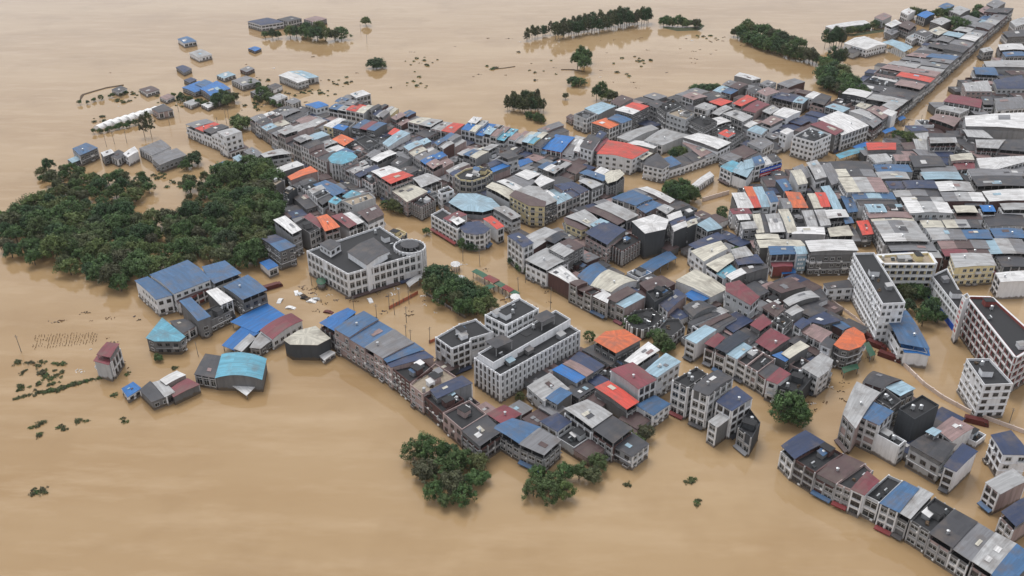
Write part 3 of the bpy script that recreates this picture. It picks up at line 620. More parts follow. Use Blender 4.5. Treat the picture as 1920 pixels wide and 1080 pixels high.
# ---------------------------------------------------------------- survey: roof corners as seen in the photograph (eaves level), height above the water in metres
# L / O single roofs: corners, height, roof;  S rows: front eaves line, back line, then one code per house (storeys + roof colours)
SURVEY = '''
#in the river-edge terrace near greenhouses
S 347,227 412,254 444,240 385,217 11 3g 3r 3d 3l w=W s=P
L 408,247 422,256 452,247 438,240 14 l w=W nl=1 ;pale tall box house with blank white side wall beside the canal
L 420,275 432,286 465,276 452,268 4 u
L 457,284 478,297 491,288 472,276 9 g
L 490,289 497,295 545,288 528,279 11 l w=A e=A s=P
L 515,317 523,324 569,309 556,302 9 w w=C
L 540,331 546,337 595,321 582,312 9 o w=P
L 493,337 512,350 532,338 515,330 8 F w=C
L 401,310 420,320 436,308 420,302 6 s
L 437,295 446,302 457,296 448,290 9 k
L 458,306 475,314 483,308 468,301 7 l
L 530,359 540,364 557,352 548,347 10 F w=D
L 545,349 556,355 575,345 565,338 7 d
#in the left canal street terrace
S 469,222 521,258 565,240 510,207 9 3g 3d 3k 3d 3g w=P s=B
S 521,256 612,304 665,282 575,238 10 4l 3d 4gl 4d 3u 3d s=B w=P
S 553,222 585,236 612,222 580,212 7 2p 2l
S 510,206 548,224 575,212 540,196 7 2d 2g 2d
#in the first row along the river
L 573,196 593,203 615,197 597,190 8 b w=W
L 553,205 570,212 582,205 566,199 6 d
S 616,200 682,213 705,195 640,183 10 3s 3l 3r 3c s=B w=A
S 628,191 668,200 692,186 652,176 7 2s 2g 2d
L 657,176 668,183 694,176 680,169 8 w
S 692,206 718,222 746,198 722,189 10 3d 3n 3l 3g s=B
S 733,223 752,232 791,213 768,204 8 3p 2p w=B
S 765,225 850,243 871,226 790,216 11 3c 3l 3l 3r w=P s=B
S 865,246 945,262 972,236 888,224 9 3b 3c 3b 3k 3p 3t s=B w=A
S 953,263 1013,275 1040,252 985,240 9 3p 3l 3k 3t 3d s=B
L 1008,243 1018,250 1057,234 1048,228 6 g
L 1024,252 1035,258 1066,245 1055,239 5 d
L 1015,278 1052,285 1077,257 1043,252 7 b w=R n_=market_hall z=.6 r=K ax=1 ;market hall with wide bright blue roof and dark red front
L 1052,286 1075,290 1079,272 1064,268 6 g
L 1066,268 1080,272 1097,258 1080,254 6 l
L 1076,282 1085,284 1095,264 1088,261 7 w
L 1088,274 1110,281 1128,257 1105,252 11 d w=W s=P
L 1112,280 1120,284 1141,261 1131,255 9 m
L 1117,256 1127,260 1138,250 1126,245 11 n
#in the middle of the riverside block
S 660,238 702,247 726,233 684,223 9 3s 3m 3s w=C s=P
S 607,240 645,250 666,232 635,225 8 3w 3b
L 622,262 645,273 663,262 640,252 8 o
L 665,262 690,280 712,268 685,253 6 f
L 718,268 728,275 768,250 752,244 8 k
L 728,250 738,254 752,245 740,240 8 r
L 687,291 697,296 716,286 703,280 8 g
L 695,298 708,303 743,287 730,281 9 w
L 733,306 747,312 771,298 753,292 7 d
L 655,290 672,298 690,288 672,280 6 f
L 760,270 775,278 802,262 785,256 8 n
S 757,277 812,318 850,298 800,258 10 3k 3c 3g 3b 3p s=B w=P
S 815,274 832,287 874,264 846,252 8 3s 3g 3l
S 857,287 893,301 936,277 892,271 9 3l 3s 3c w=G
S 836,312 856,327 902,307 870,296 11 3l 3n 3l w=P
L 853,328 862,336 885,339 911,331 923,322 900,311 872,317 11 f w=Y s=B bay=2.9 e=A ;cream corner building with rounded front and dark terrace roof
S 914,312 925,327 957,315 935,303 8 3n 3b s=B
L 931,290 952,298 972,292 955,282 13 d w=A e=A s=P
L 970,302 976,312 998,303 991,297 5 b w=W
S 1008,313 1040,326 1072,304 1042,294 7 2s 2w 2l w=C
L 900,290 925,300 940,290 920,282 6 f
L 780,250 800,258 830,245 808,238 7 d
L 945,280 965,287 985,277 965,271 6 d
L 1060,318 1080,326 1100,312 1080,306 5 u
#beside the hall with red roof
L 1120,288 1185,298 1216,281 1141,263 10 r w=W e=A s=P n_=market_hall z=1.0 r=K bay=4.2 ;white market hall with large salmon red roof and two rows of windows
L 1190,294 1205,299 1223,287 1208,282 8 c
L 1207,308 1243,316 1255,308 1233,287 1214,298 9 d w=W e=A s=P z=1.4 ;white corner house with charcoal hipped roof facing the flooded crossing
S 1255,315 1343,285 1320,271 1238,300 7 2s 2d 2d 2g w=W s=P
L 1282,257 1346,279 1370,267 1310,249 9 w w=W
L 1280,268 1315,294 1342,281 1308,262 6 p
L 1157,257 1178,264 1234,241 1221,234 6 l w=A n_=market_hall ;long pale grey gabled market shed beside the courtyard
L 1208,263 1242,272 1292,253 1243,241 6.5 l w=A n_=market_hall ;broad greenish grey market shed right of the courtyard
L 1175,269 1225,278 1236,271 1190,263 5 w
L 1115,322 1130,327 1142,319 1127,313 9 w
L 1087,324 1130,339 1141,332 1100,318 11 s w=W
L 1130,329 1140,343 1156,338 1170,326 1162,318 1145,320 11 c w=D e=A s=S bay=2.2 z=.5 ;corner building with rounded cream roof above the flooded crossroads
L 1086,339 1110,353 1130,345 1098,334 10 l
#in the grey concrete blocks upstream
L 1097,203 1122,214 1154,199 1128,191 8 k w=G n_=warehouse ;river-edge warehouse with broad pale cyan roof
L 1146,191 1162,199 1187,185 1166,178 8 u
L 1154,206 1186,214 1200,207 1170,199 13 w w=C e=A s=P
L 1172,199 1200,207 1216,199 1186,192 13 r w=C
L 1076,214 1100,223 1119,213 1096,206 10 f w=A
L 1062,219 1072,225 1081,219 1070,214 4 u
L 1110,230 1142,241 1160,233 1136,221 10 o w=C
L 1140,222 1166,231 1184,224 1157,214 11 s w=G
L 1234,200 1248,212 1285,200 1262,184 14 f w=C e=A s=P
L 1250,212 1286,224 1302,213 1272,201 14 F w=A e=A s=P
L 1214,195 1232,203 1246,193 1230,187 12 d w=D
L 1290,225 1320,240 1345,227 1318,214 12 f w=C s=P
L 1280,180 1300,187 1326,181 1302,172 9 p
L 1313,181 1335,191 1363,181 1341,172 8 d
L 1303,200 1325,206 1343,199 1321,192 11 l w=W
L 1330,191 1352,198 1373,190 1351,184 9 r
L 1375,194 1390,199 1419,185 1401,178 10 r
L 1393,206 1415,211 1443,196 1421,188 9 m
L 1335,212 1348,216 1373,203 1361,197 9 l
L 1356,213 1393,228 1411,218 1379,206 11 l w=C
L 1327,226 1345,234 1371,227 1352,219 9 w
L 1337,244 1372,263 1394,248 1361,233 9 f w=C
L 1348,250 1365,257 1378,250 1362,243 9.6 r
L 1394,234 1405,239 1421,231 1409,226 9 w
L 1402,244 1427,252 1438,243 1418,235 9 k w=W
S 1337,168 1370,177 1403,160 1369,150 7 2k 2s
L 1378,142 1410,150 1426,147 1387,136 7 w
L 1400,170 1415,177 1430,168 1417,162 8 d
L 1425,157 1440,162 1455,155 1440,150 7 g
#around the white four-storey corner block
L 1420,172 1437,180 1461,172 1441,163 9 p
L 1447,182 1485,191 1501,179 1466,173 8 n
L 1487,191 1505,194 1516,185 1500,180 8 k
L 1510,181 1525,185 1541,176 1526,171 9 w
L 1520,190 1545,197 1559,181 1541,175 9 d
L 1458,157 1478,164 1509,153 1490,147 6 g
L 1430,208 1444,214 1461,204 1449,197 9 l
L 1450,214 1475,221 1501,209 1471,201 9 w w=W
L 1428,229 1445,235 1468,224 1448,217 9 p w=W
L 1463,247 1475,252 1488,245 1477,240 12 w w=W s=P
L 1487,255 1527,266 1559,252 1520,238 13 f w=W e=A s=P bay=3 ;white four-storey corner block with dark terrace roof and square windows
L 1520,233 1566,253 1581,244 1541,227 12 m w=C
L 1535,223 1579,253 1628,235 1571,208 11 w w=C e=A s=B n_=market_hall z=.7 ;broad white roof over long arcade beside the main street
L 1548,200 1580,210 1593,203 1563,194 9 k
L 1593,208 1643,227 1652,220 1612,204 9 l
L 1625,206 1660,223 1676,212 1641,198 9 p
L 1655,211 1672,218 1682,210 1666,205 10.5 w
L 1370,285 1395,297 1420,285 1395,272 6 u
L 1395,300 1425,312 1450,300 1425,286 6 d
L 1350,295 1372,305 1392,294 1370,286 6 g
L 1402,268 1428,280 1450,268 1430,256 7 g
L 1352,312 1372,322 1394,310 1374,301 9 t w=W
L 1374,322 1400,332 1414,313 1390,303 9 k w=W e=N ;white gabled chapel-like house with pale green roof by the bridge
S 1398,316 1466,296 1452,284 1395,300 10 3k 3s 3w 3d s=B w=W
#left of the main street
S 1690,201 1753,147 1650,127 1578,180 9 3l 3d 3d 3p 3d 3r s=P dp=1 bay=3.4 t=white ends=1
S 1753,146 1805,101 1722,94 1650,127 9 3p 3l 3g 3g 3s 3d s=P dp=1 bay=3.4 t=white ends=1
S 1805,101 1853,58 1800,50 1738,86 9 3d 3g 3w 3l 3g s=P dp=1 bay=3.4 t=white ends=1
S 1853,58 1900,18 1855,16 1812,47 9 3g 3l 3g 3d s=P dp=1 bay=3.4 t=white ends=1
L 1615,188 1640,198 1656,192 1633,180 7 w
L 1605,198 1622,204 1636,196 1619,190 7 c
L 1617,175 1645,181 1651,174 1621,170 6 r
L 1643,170 1668,176 1673,169 1648,164 8 w
S 1637,240 1690,201 1672,192 1610,222 9 3g 3p 3l s=P dp=1 bay=3.4 t=white ends=1
#right of the main street
L 1845,115 1850,125 1925,126 1922,113 8 l
L 1825,126 1830,139 1871,141 1863,126 8 s
L 1805,156 1812,171 1859,171 1851,151 9 l
L 1863,150 1870,166 1925,166 1915,141 8 n
L 1840,181 1845,196 1863,196 1859,181 8 d
L 1865,185 1870,206 1925,202 1915,181 8 g
L 1872,84 1876,94 1925,93 1915,82 8 w
L 1770,190 1838,202 1841,187 1783,177 8 m w=C
L 1755,204 1800,213 1816,205 1771,198 7 l
L 1743,222 1788,237 1801,222 1756,214 8 p
L 1742,250 1745,268 1794,267 1788,250 11 dl w=B ax=0 e=A s=B
L 1708,252 1720,283 1742,285 1739,248 5 l
L 1810,218 1812,236 1925,241 1922,211 10 w w=G
L 1806,243 1815,256 1861,259 1841,243 8 l
L 1830,262 1832,276 1871,278 1884,262 9 l w=B e=A s=B
L 1884,262 1874,280 1925,284 1925,262 8 d
L 1782,291 1785,301 1826,299 1821,287 9 c
L 1786,303 1792,318 1827,316 1825,303 7 m
L 1832,297 1840,319 1872,316 1925,302 1925,292 8 w
L 1625,268 1628,281 1679,280 1679,268 8 r
L 1628,291 1643,305 1672,301 1661,288 9 l w=W
L 1675,290 1680,301 1708,301 1704,290 8 p
L 1705,292 1715,313 1773,311 1761,293 9 d w=D
L 1800,240 1803,250 1815,250 1812,240 7 d
L 1690,268 1697,280 1722,280 1716,266 5 u
#in the dense right-hand grid
'''
def Q(x0, x1, y0, y1, h, c, o=''):
    k = .62*(y1-y0); return 'L %d,%d %d,%d %d,%d %d,%d %s %s %s\n' % (x0, y0, x0+k, y1, x1+k, y1, x1, y0, h, c, o)
for a in ((1555,1630,303,317,8,'d'),(1562,1635,318,331,8,'cdg'),(1572,1650,333,360,10,'clp','w=A'),(1596,1672,361,373,9,'sks'),(1606,1678,373,385,8.3,'d'),
 (1622,1654,383,397,10,'k'),(1656,1692,385,398,8,'f'),(1625,1704,398,408,9,'p'),(1632,1710,407,415,8.4,'c'),(1638,1716,415,438,9,'lgl'),(1652,1732,438,452,9.8,'wl','w=A'),
 (1663,1747,455,470,8,'g'),(1672,1758,470,483,7.4,'nl'),(1638,1702,309,322,8,'s'),(1643,1698,323,335,8,'l'),(1661,1691,340,353,8,'n'),(1693,1751,339,353,9,'n'),
 (1675,1763,358,369,8,'lgd'),(1690,1769,370,380,8.5,'wdl'),(1696,1775,380,399,10,'wlw','w=A e=A s=P'),(1726,1763,414,426,9,'c'),(1768,1833,413,427,9.6,'cld'),(1737,1800,428,449,9,'lg'),
 (1801,1852,431,447,9,'s'),(1757,1846,450,466,8.4,'pug'),(1766,1811,468,480,8.6,'m'),(1813,1852,465,480,8,'u'),(1724,1790,312,323,8,'g'),(1727,1796,323,336,8.7,'k'),
 (1753,1816,341,358,9,'wl'),(1764,1839,361,377,9,'glw'),(1788,1826,386,398,9,'c'),(1806,1836,376,386,8,'d'),(1838,1860,385,396,9,'b'),(1815,1862,317,330,8,'g'),(1822,1915,331,349,8,'d'),
 (1838,1915,449,476,8,'klg'),(1857,1915,429,446,8,'s'),(1790,1835,400,411,7,'u'),(1842,1915,402,424,6,'d'),(1862,1915,318,330,8,'g'),(1868,1915,480,500,7,'d'),(1722,1752,402,413,7,'g')):
    SURVEY += Q(*a)
SURVEY += '''
L 1577,368 1591,398 1608,396 1597,368 7 s w=D
L 1607,415 1618,440 1637,438 1627,413 7 r w=C
L 1783,476 1792,501 1867,497 1856,476 10 l w=Y e=A s=P nl=1 ;cream yellow three-storey house with pale sheet roof behind the school
L 1843,359 1856,377 1925,375 1920,354 9 w w=B
L 1876,382 1883,393 1930,393 1925,381 9 l w=W
L 1868,512 1878,528 1930,526 1920,508 9 w
#in the orange-roofed block
L 1373,362 1385,391 1412,389 1396,361 9 w
L 1396,350 1412,389 1427,388 1410,350 9 or w=W
L 1412,351 1429,388 1442,387 1428,350 9 k
L 1436,360 1446,379 1459,377 1449,358 11 s w=W s=P
L 1462,372 1470,391 1485,389 1478,372 9 g
L 1473,359 1485,389 1514,389 1499,361 9 o w=B
L 1515,363 1527,390 1541,389 1529,363 9 c
L 1529,361 1541,388 1556,387 1546,361 9 r w=C
L 1540,350 1565,396 1579,393 1554,348 8 k
L 1455,338 1470,358 1485,355 1473,335 8 s
L 1483,320 1497,346 1514,343 1501,318 11 c w=A
L 1487,315 1503,338 1518,331 1504,308 8 g
L 1513,305 1530,336 1549,331 1531,300 10 l w=W
L 1540,310 1560,346 1576,341 1556,305 8 g
L 1369,392 1375,401 1409,400 1403,391 9 m w=W s=B
L 1381,403 1386,412 1406,411 1401,401 9 w
L 1390,417 1394,429 1419,427 1413,415 9 l
L 1412,402 1420,436 1432,435 1424,401 8 c
L 1424,402 1434,435 1445,435 1436,402 7.5 d
L 1436,402 1446,435 1471,434 1459,400 8 lw
L 1460,393 1478,436 1494,435 1477,392 9 c w=A
L 1479,394 1495,426 1513,425 1501,393 7.5 f
L 1504,395 1515,425 1533,425 1523,394 8 l
L 1483,427 1486,438 1546,439 1544,426 9 w w=A
L 1528,394 1540,423 1557,421 1546,393 9 l
L 1547,394 1553,409 1591,406 1584,393 9.5 w
L 1582,408 1586,419 1600,417 1595,407 8 s
L 1553,428 1558,443 1599,441 1590,423 9 c w=D
L 1417,440 1420,448 1461,448 1458,440 9 c
L 1420,451 1426,464 1513,464 1500,451 9 c w=C
L 1511,452 1520,471 1608,469 1598,450 13 w w=C e=A s=P z=.5 ;tall weathered concrete house with long white roof left of the white school slab
L 1442,462 1445,477 1493,476 1490,462 10 s w=D
L 1490,463 1495,476 1513,475 1508,462 10.6 k w=W
L 1463,502 1468,513 1491,511 1488,500 3 b w=R
L 1446,492 1450,500 1486,499 1484,491 6 m w=R
#in the crossroads block left of centre
L 616,297 622,305 640,308 660,301 669,293 660,286 640,283 625,288 11 t w=A s=S bay=2.4 e=A z=.6 ;corner building with rounded turquoise roof at the canal street end
S 638,307 674,330 712,313 682,289 11 3d 3g 3l 3n s=B w=P
L 697,321 714,332 752,320 729,311 13.2 w w=P ax=0 s=B e=A
L 714,332 733,344 774,329 752,320 13 r w=P s=B e=A ax=1 ;tall pink-walled house with salmon red vaulted roof
L 674,331 697,346 716,333 692,318 9 f w=P s=B e=A
L 736,358 763,378 801,359 769,345 9 c w=P s=P
L 770,378 790,388 815,374 800,362 8 f w=B e=A s=S bay=2 ;brick-fronted rounded house by the crossroads tree
L 775,334 790,351 827,336 801,325 9 l
L 821,357 827,363 851,356 841,348 10 f w=W e=A s=P
L 784,359 797,373 822,363 801,351 7 f
L 740,322 760,330 785,318 765,311 7 d
L 743,290 760,300 790,287 770,279 7 g
#in the terrace behind the council building
S 560,340 604,380 626,368 586,332 10 3d 3f 3l 3f 3d s=B w=A
L 588,346 626,367 647,358 610,338 9 s
L 617,378 630,383 641,375 628,368 10 t w=A s=B
L 643,368 658,375 676,363 660,357 9 t
L 640,375 661,385 704,370 691,360 11 F w=A s=P
L 514,412 548,438 564,430 534,405 13 w w=G s=P
L 552,418 580,437 599,427 571,408 11 f w=C
L 568,408 597,429 609,422 581,400 10 m
L 595,407 610,433 636,425 612,402 10.5 o w=P
L 622,405 654,427 668,420 640,400 9.5 m
L 640,402 667,421 681,416 656,398 9 w
L 671,398 690,415 719,402 706,384 10.5 u w=W s=P
L 490,446 525,471 553,461 516,440 10 ns w=C s=P e=A
L 545,366 575,392 600,384 570,358 6 d
L 600,388 625,402 650,392 620,378 5 u
#in the block facing the council roundabout
L 842,379 868,394 905,397 938,388 921,372 893,363 860,363 8 k w=G e=N z=.8 ;broad pale blue many-sided roof in the roundabout block
L 809,402 857,430 876,420 830,391 9 f w=W s=B e=A
L 832,409 845,416 874,402 860,396 9.8 m
L 847,413 857,421 871,414 860,407 10.4 w
L 863,426 872,436 890,440 908,437 918,428 898,415 875,417 9 n w=A s=B bay=2.8 e=A z=.6 ;rounded grey corner building with navy roof and red base
L 907,410 932,429 944,424 921,405 8.5 r w=W
L 925,390 960,411 976,405 946,386 9.5 l w=A s=P e=A
L 912,350 955,373 969,361 923,342 10.5 c w=A s=P
L 933,340 965,357 979,351 946,336 11 w
L 945,337 985,353 1006,339 966,328 9.5 g
L 967,327 990,337 1012,326 986,318 10 w
L 1003,340 1013,350 1039,338 1016,328 10.4 w
L 956,366 992,385 1021,387 1023,378 966,357 12 u w=Y e=A s=P z=.25 ;yellow four-storey corner building with dark brown front roof
L 968,357 1022,385 1044,376 1010,350 992,348 11.8 l w=D e=A s=P z=.5
S 1044,377 1104,351 1072,335 1008,350 10.5 3k 3k 3n 3n s=B w=P
L 1025,340 1050,350 1075,338 1050,330 6 d
#in the large central block
L 1148,371 1192,385 1223,372 1187,357 7 s w=G
L 1190,386 1210,399 1242,384 1222,375 6.2 s
L 1198,353 1256,380 1264,374 1213,350 5 w
L 1116,386 1175,413 1196,403 1141,377 10 l w=D
L 1099,393 1158,421 1174,412 1115,386 9.6 u
L 1062,406 1108,426 1126,416 1096,393 10 l
L 1058,408 1062,419 1090,431 1099,428 1106,421 1076,405 9.4 u w=Y e=A s=P z=.3 ;yellow rounded corner house with brown roof in the central block
L 1098,436 1138,458 1173,431 1138,415 11 n w=P s=P e=A ;pinkish house with big navy roof and white vents in the central block
L 1108,421 1118,428 1141,416 1126,410 11.2 k
L 1140,456 1167,471 1204,449 1181,437 8.5 f w=B e=A s=S bay=2.2 ;half-built brown brick house with bare columns and rubble terrace
L 1186,415 1210,437 1247,429 1253,412 1226,402 14 w w=D e=N z=.5 ;tall charcoal-sided tower house with white sheet roof
S 1251,405 1264,435 1308,417 1300,388 12 3w 3n 3w w=D h=1
L 1307,421 1327,433 1353,427 1331,408 11 k w=D
L 1232,390 1250,401 1263,391 1246,383 8 l
L 1255,385 1268,393 1293,384 1276,377 6 d
L 1292,459 1305,466 1361,447 1346,436 10 n
L 1297,471 1320,489 1363,466 1351,452 10 c w=W s=P
L 1325,496 1345,509 1379,485 1370,475 9.4 c w=W s=P
L 1345,513 1358,521 1379,505 1370,497 8.5 t w=W
L 1362,517 1372,524 1401,510 1390,503 9 w
L 1372,468 1380,484 1411,478 1398,462 10.5 l
L 1378,485 1385,496 1431,493 1419,477 10 n
L 1388,499 1400,513 1441,501 1431,492 9 d w=C
L 1190,506 1210,518 1268,483 1254,470 4 s o=1 n_=canopy ;long open-sided canopy with pale blue vaulted roof on posts
L 1270,428 1290,438 1305,430 1288,420 7 d
L 1215,440 1235,452 1262,442 1242,430 6 d
#in the row facing the park street
L 953,442 981,463 999,455 972,436 14 n w=A s=B e=A ;slim light grey tower house with navy roof facing the park
L 981,446 1001,466 1049,436 1022,426 10.4 l
L 1023,449 1040,456 1064,441 1049,434 11 x w=C
L 1030,466 1058,481 1094,461 1068,447 11.4 lu w=C
L 986,487 1025,506 1066,485 1025,465 9.6 l w=W s=P
L 1028,509 1068,531 1084,524 1051,497 8.6 w w=B s=B
L 1084,518 1108,535 1141,508 1121,493 6 s r=V z=1.4 n_=market_hall ;vaulted blue half of the twin market hall
L 1109,535 1146,547 1194,527 1142,506 6.2 c r=V z=1.6 w=W n_=market_hall ;vaulted cream half of the twin market hall
S 1068,533 1110,554 1127,546 1088,527 9 3u 3u 3f w=B s=B
L 1111,554 1138,567 1144,552 1130,543 8.6 w w=B s=B
S 1139,551 1172,567 1210,547 1177,529 11 3u 3k w=P s=B
L 1200,531 1225,555 1266,531 1241,517 7 u
L 1237,569 1252,583 1286,554 1269,542 7 n
L 1212,546 1228,566 1263,546 1246,535 9 f w=D
L 1172,597 1185,613 1205,618 1226,611 1244,595 1223,578 1191,582 5 f w=C e=A s=S bay=2.5 ;low rounded corner house with cluttered dark terrace roof
L 1268,526 1333,556 1363,541 1304,505 7 c w=W n_=market_hall e=N ;cream-roofed market hall left of the pink roof
L 1284,553 1308,568 1334,556 1304,540 6 b o=1 n_=canopy ;bright blue sheet canopy in front of the cream hall
L 1362,532 1362,545 1407,571 1423,556 1386,526 11.5 m w=A e=A s=P z=.7 ;grey house with long dusty maroon roof beside the cream hall
#in the dark crowded quarter
L 1236,613 1245,629 1262,629 1283,612 1273,597 1250,598 6 f w=C
L 1282,576 1300,593 1343,576 1321,566 6 d r=V z=1.6
L 1335,583 1350,591 1366,583 1351,576 5 l
S 1290,603 1330,627 1380,600 1343,582 6 2d 2f 2u 2d
L 1287,634 1305,643 1342,618 1323,610 9 k w=W s=B
L 1323,644 1340,651 1358,633 1346,625 9.4 m w=P s=B
L 1342,652 1362,661 1405,631 1386,620 10 x w=P s=B
L 1363,663 1381,672 1409,651 1393,642 9.6 k w=W s=B
L 1382,674 1400,685 1431,661 1413,650 8.6 f w=P s=B
L 1400,685 1421,697 1453,673 1431,661 8.8 f w=P s=B
L 1421,698 1437,710 1462,690 1444,680 8.2 d w=R s=B
L 1438,712 1457,719 1481,701 1463,690 9 m w=W s=P
L 1458,723 1500,736 1529,701 1486,690 7.5 f w=D
L 1418,641 1445,658 1480,634 1446,616 9.4 m w=C
L 1408,609 1425,619 1446,605 1431,590 8 m
L 1467,663 1480,671 1516,649 1501,640 9.6 c
L 1450,666 1472,677 1480,671 1466,660 9 b
L 1505,689 1535,707 1553,693 1561,675 1541,662 9 l w=A z=.5 ;pale rounded corner house at the flooded bend
L 1565,646 1576,653 1592,656 1613,649 1622,638 1618,625 1601,614 1588,619 9.5 o w=C e=A s=P bay=3 z=.3 ;round-ended brick house with flat orange roof at the bend
L 1540,645 1556,652 1568,640 1552,632 9 d w=W s=P
L 1503,621 1540,641 1559,623 1526,608 8 p w=P s=B
L 1490,608 1502,616 1520,604 1506,596 9.4 n w=C s=B
L 1512,601 1545,608 1576,601 1546,585 8 n
L 1562,609 1580,618 1593,612 1576,602 7 s
L 1470,564 1480,573 1536,557 1521,546 7.4 l r=V z=1.2
L 1440,536 1465,549 1511,537 1481,520 7 u
L 1474,584 1485,591 1506,581 1494,572 8.6 l
L 1495,581 1520,593 1551,581 1521,565 6 d
L 1390,541 1415,561 1441,546 1416,528 6 d
L 1430,576 1455,593 1471,579 1451,566 6.4 u
L 1448,601 1470,616 1486,601 1466,588 8.6 f w=C
L 1345,602 1375,622 1411,601 1381,585 5.6 n
L 1375,630 1400,645 1420,632 1398,615 5.4 d
L 1480,640 1500,650 1515,638 1497,628 6 d
L 1480,683 1500,692 1520,678 1500,668 6.4 f
L 1415,667 1440,680 1462,664 1440,650 6 f
L 1545,532 1552,541 1599,538 1591,525 7 d w=W e=A s=P ;low white house with dark roof left of the white school slab
L 1515,560 1530,570 1552,560 1538,552 6 d
#by the orange roof near the school
L 1115,638 1155,661 1201,636 1171,618 1136,622 8.5 o w=C e=A s=P z=.7 ;house with broad bright orange roof and two tanks by the crossing
L 1037,693 1080,717 1099,705 1057,682 7 b
L 1057,682 1099,705 1111,697 1069,675 7.2 p
L 1068,675 1112,698 1131,686 1086,660 6.6 n
L 1093,656 1145,684 1169,669 1116,645 4 d
L 1173,676 1192,684 1235,656 1216,642 8.4 w
L 1147,693 1197,728 1229,712 1186,680 11 m w=A s=B
L 1210,696 1232,706 1275,678 1249,663 11 k w=W e=A s=P
L 1117,726 1175,766 1196,753 1141,715 7.5 r w=C
L 990,725 1020,751 1066,729 1031,700 6.5 l
L 1025,746 1045,757 1071,737 1051,727 6.8 s
L 1060,731 1085,746 1116,726 1091,712 5 d
L 1060,766 1110,801 1146,776 1101,750 9 l w=A s=B
L 925,801 975,831 1011,801 961,785 8 s
L 975,832 1020,852 1050,825 1012,803 8 g w=C s=B
L 915,776 945,796 976,776 946,760 7 m
L 1110,802 1150,830 1185,803 1148,780 8.5 d w=B
L 1195,760 1225,778 1255,757 1228,742 6 s
L 1015,790 1045,808 1070,790 1045,775 6 n
L 1150,835 1185,855 1215,832 1185,812 6 d
#in the grey tower terrace lower right
L 1262,713 1290,726 1326,701 1306,688 14 f w=C s=B e=A
L 1300,729 1328,741 1373,709 1346,695 15 d w=C s=B e=A r=V z=1.2
L 1345,753 1372,769 1409,746 1381,725 12.5 n w=A s=B e=A
L 1385,801 1410,821 1426,792 1406,766 8 f w=D
L 1330,790 1345,800 1372,780 1358,770 9 l w=C
#in the bottom right block
L 1582,776 1604,801 1649,736 1608,717 11.5 l w=P r=V z=1.8 ax=1
L 1605,776 1648,796 1673,771 1633,752 12.4 s w=P s=B
L 1620,716 1655,728 1691,713 1641,697 10 d r=V z=1.4
L 1662,726 1688,741 1714,728 1691,715 10.4 k
L 1640,746 1672,766 1691,751 1661,728 10.8 f
L 1685,766 1715,786 1761,759 1729,740 13.5 f w=D e=N ;tall black-walled block with flat roof beside the perimeter wall
L 1640,811 1685,836 1698,826 1656,803 8.6 f w=W s=B
L 1707,833 1765,866 1791,833 1736,815 9.4 d w=A e=A s=P
L 1772,874 1792,883 1831,846 1806,832 9.6 n w=W s=B
L 1738,809 1752,816 1763,808 1750,802 11.5 k
L 1757,804 1785,826 1824,801 1786,782 7.6 p
L 1860,816 1882,851 1930,852 1895,808 10.4 n w=W s=P
L 1467,836 1490,859 1546,829 1511,808 9.4 n w=A s=B r=V
L 1490,861 1530,886 1581,851 1546,831 8.8 f w=B s=B
L 1530,886 1568,906 1621,869 1581,851 8.4 u w=B s=B
L 1568,906 1598,919 1636,883 1621,869 8.6 f w=P s=B
L 1598,917 1620,927 1647,901 1627,885 9.6 m w=W s=B
L 1622,928 1650,942 1692,902 1665,890 8.4 f w=A s=B
L 1652,943 1685,959 1721,916 1696,903 9.5 s w=C s=B
L 1685,959 1706,971 1748,926 1723,913 9.2 l w=C s=B
L 1708,975 1745,998 1790,955 1752,932 8.6 f w=C s=B
L 1745,1000 1785,1025 1830,978 1792,957 8.8 d w=P s=B
L 1785,1027 1820,1050 1865,1000 1832,980 8.4 g w=C s=B
L 1850,905 1875,925 1925,900 1900,880 8.8 l w=P s=B
L 1825,1052 1860,1075 1905,1020 1868,1000 8.6 l w=P s=B
L 1862,1078 1890,1100 1940,1045 1908,1022 8.8 s w=C s=B
L 1880,960 1905,985 1950,955 1925,932 8.8 n w=P s=B
#in the long lakeside terrace
L 601,605 627,619 666,585 652,578 10 b w=B
S 627,617 684,651 739,617 682,584 11.5 3s 3s w=P s=P e=A h=1 bay=3
S 684,651 718,672 776,643 739,617 11.2 3g 3g w=P s=P h=1 bay=3
S 718,673 733,688 813,669 776,643 10.6 3s 3n w=P s=P h=1 bay=3
L 735,690 768,717 812,691 790,672 9.6 f w=B s=P
L 768,720 793,739 856,706 816,681 9.4 F w=P s=P e=A
L 808,731 820,746 884,718 866,705 9.6 n
L 795,743 830,773 870,748 842,728 8 f w=B s=P
L 830,774 866,805 912,776 880,750 8.4 f w=P s=P
L 866,806 900,835 940,808 912,780 8 d w=B s=B
L 533,637 545,645 595,646 618,634 591,612 560,620 7.5 c w=D e=N z=1.0 ;five-sided cream-roofed hall with dark walls standing in water
L 600,666 608,674 627,661 613,655 2.2 w n_=shed
#on the left lakeshore
L 489,619 511,635 566,601 546,588 5.4 m w=W e=A s=P n_=bungalow z=1 ;long white bungalow with maroon roof beside the blue canopy
L 470,651 488,653 512,636 490,622 4 l
L 434,603 480,623 533,591 501,570 3.2 b o=1 n_=canopy z=.3 ;wide bright blue sheet canopy beside the maroon bungalow
L 418,647 440,656 484,624 456,612 3 b o=1 n_=canopy z=.3 ;lower bright blue canopy nearest the lake
L 440,653 453,658 478,634 468,627 3.6 l
L 420,537 455,561 499,543 464,516 9.6 s w=C s=P e=A
L 282,515 327,550 394,524 351,488 9.5 s w=W s=P e=A n_=workshop z=1.2 ;large white workshop with steel-blue roof against the wood
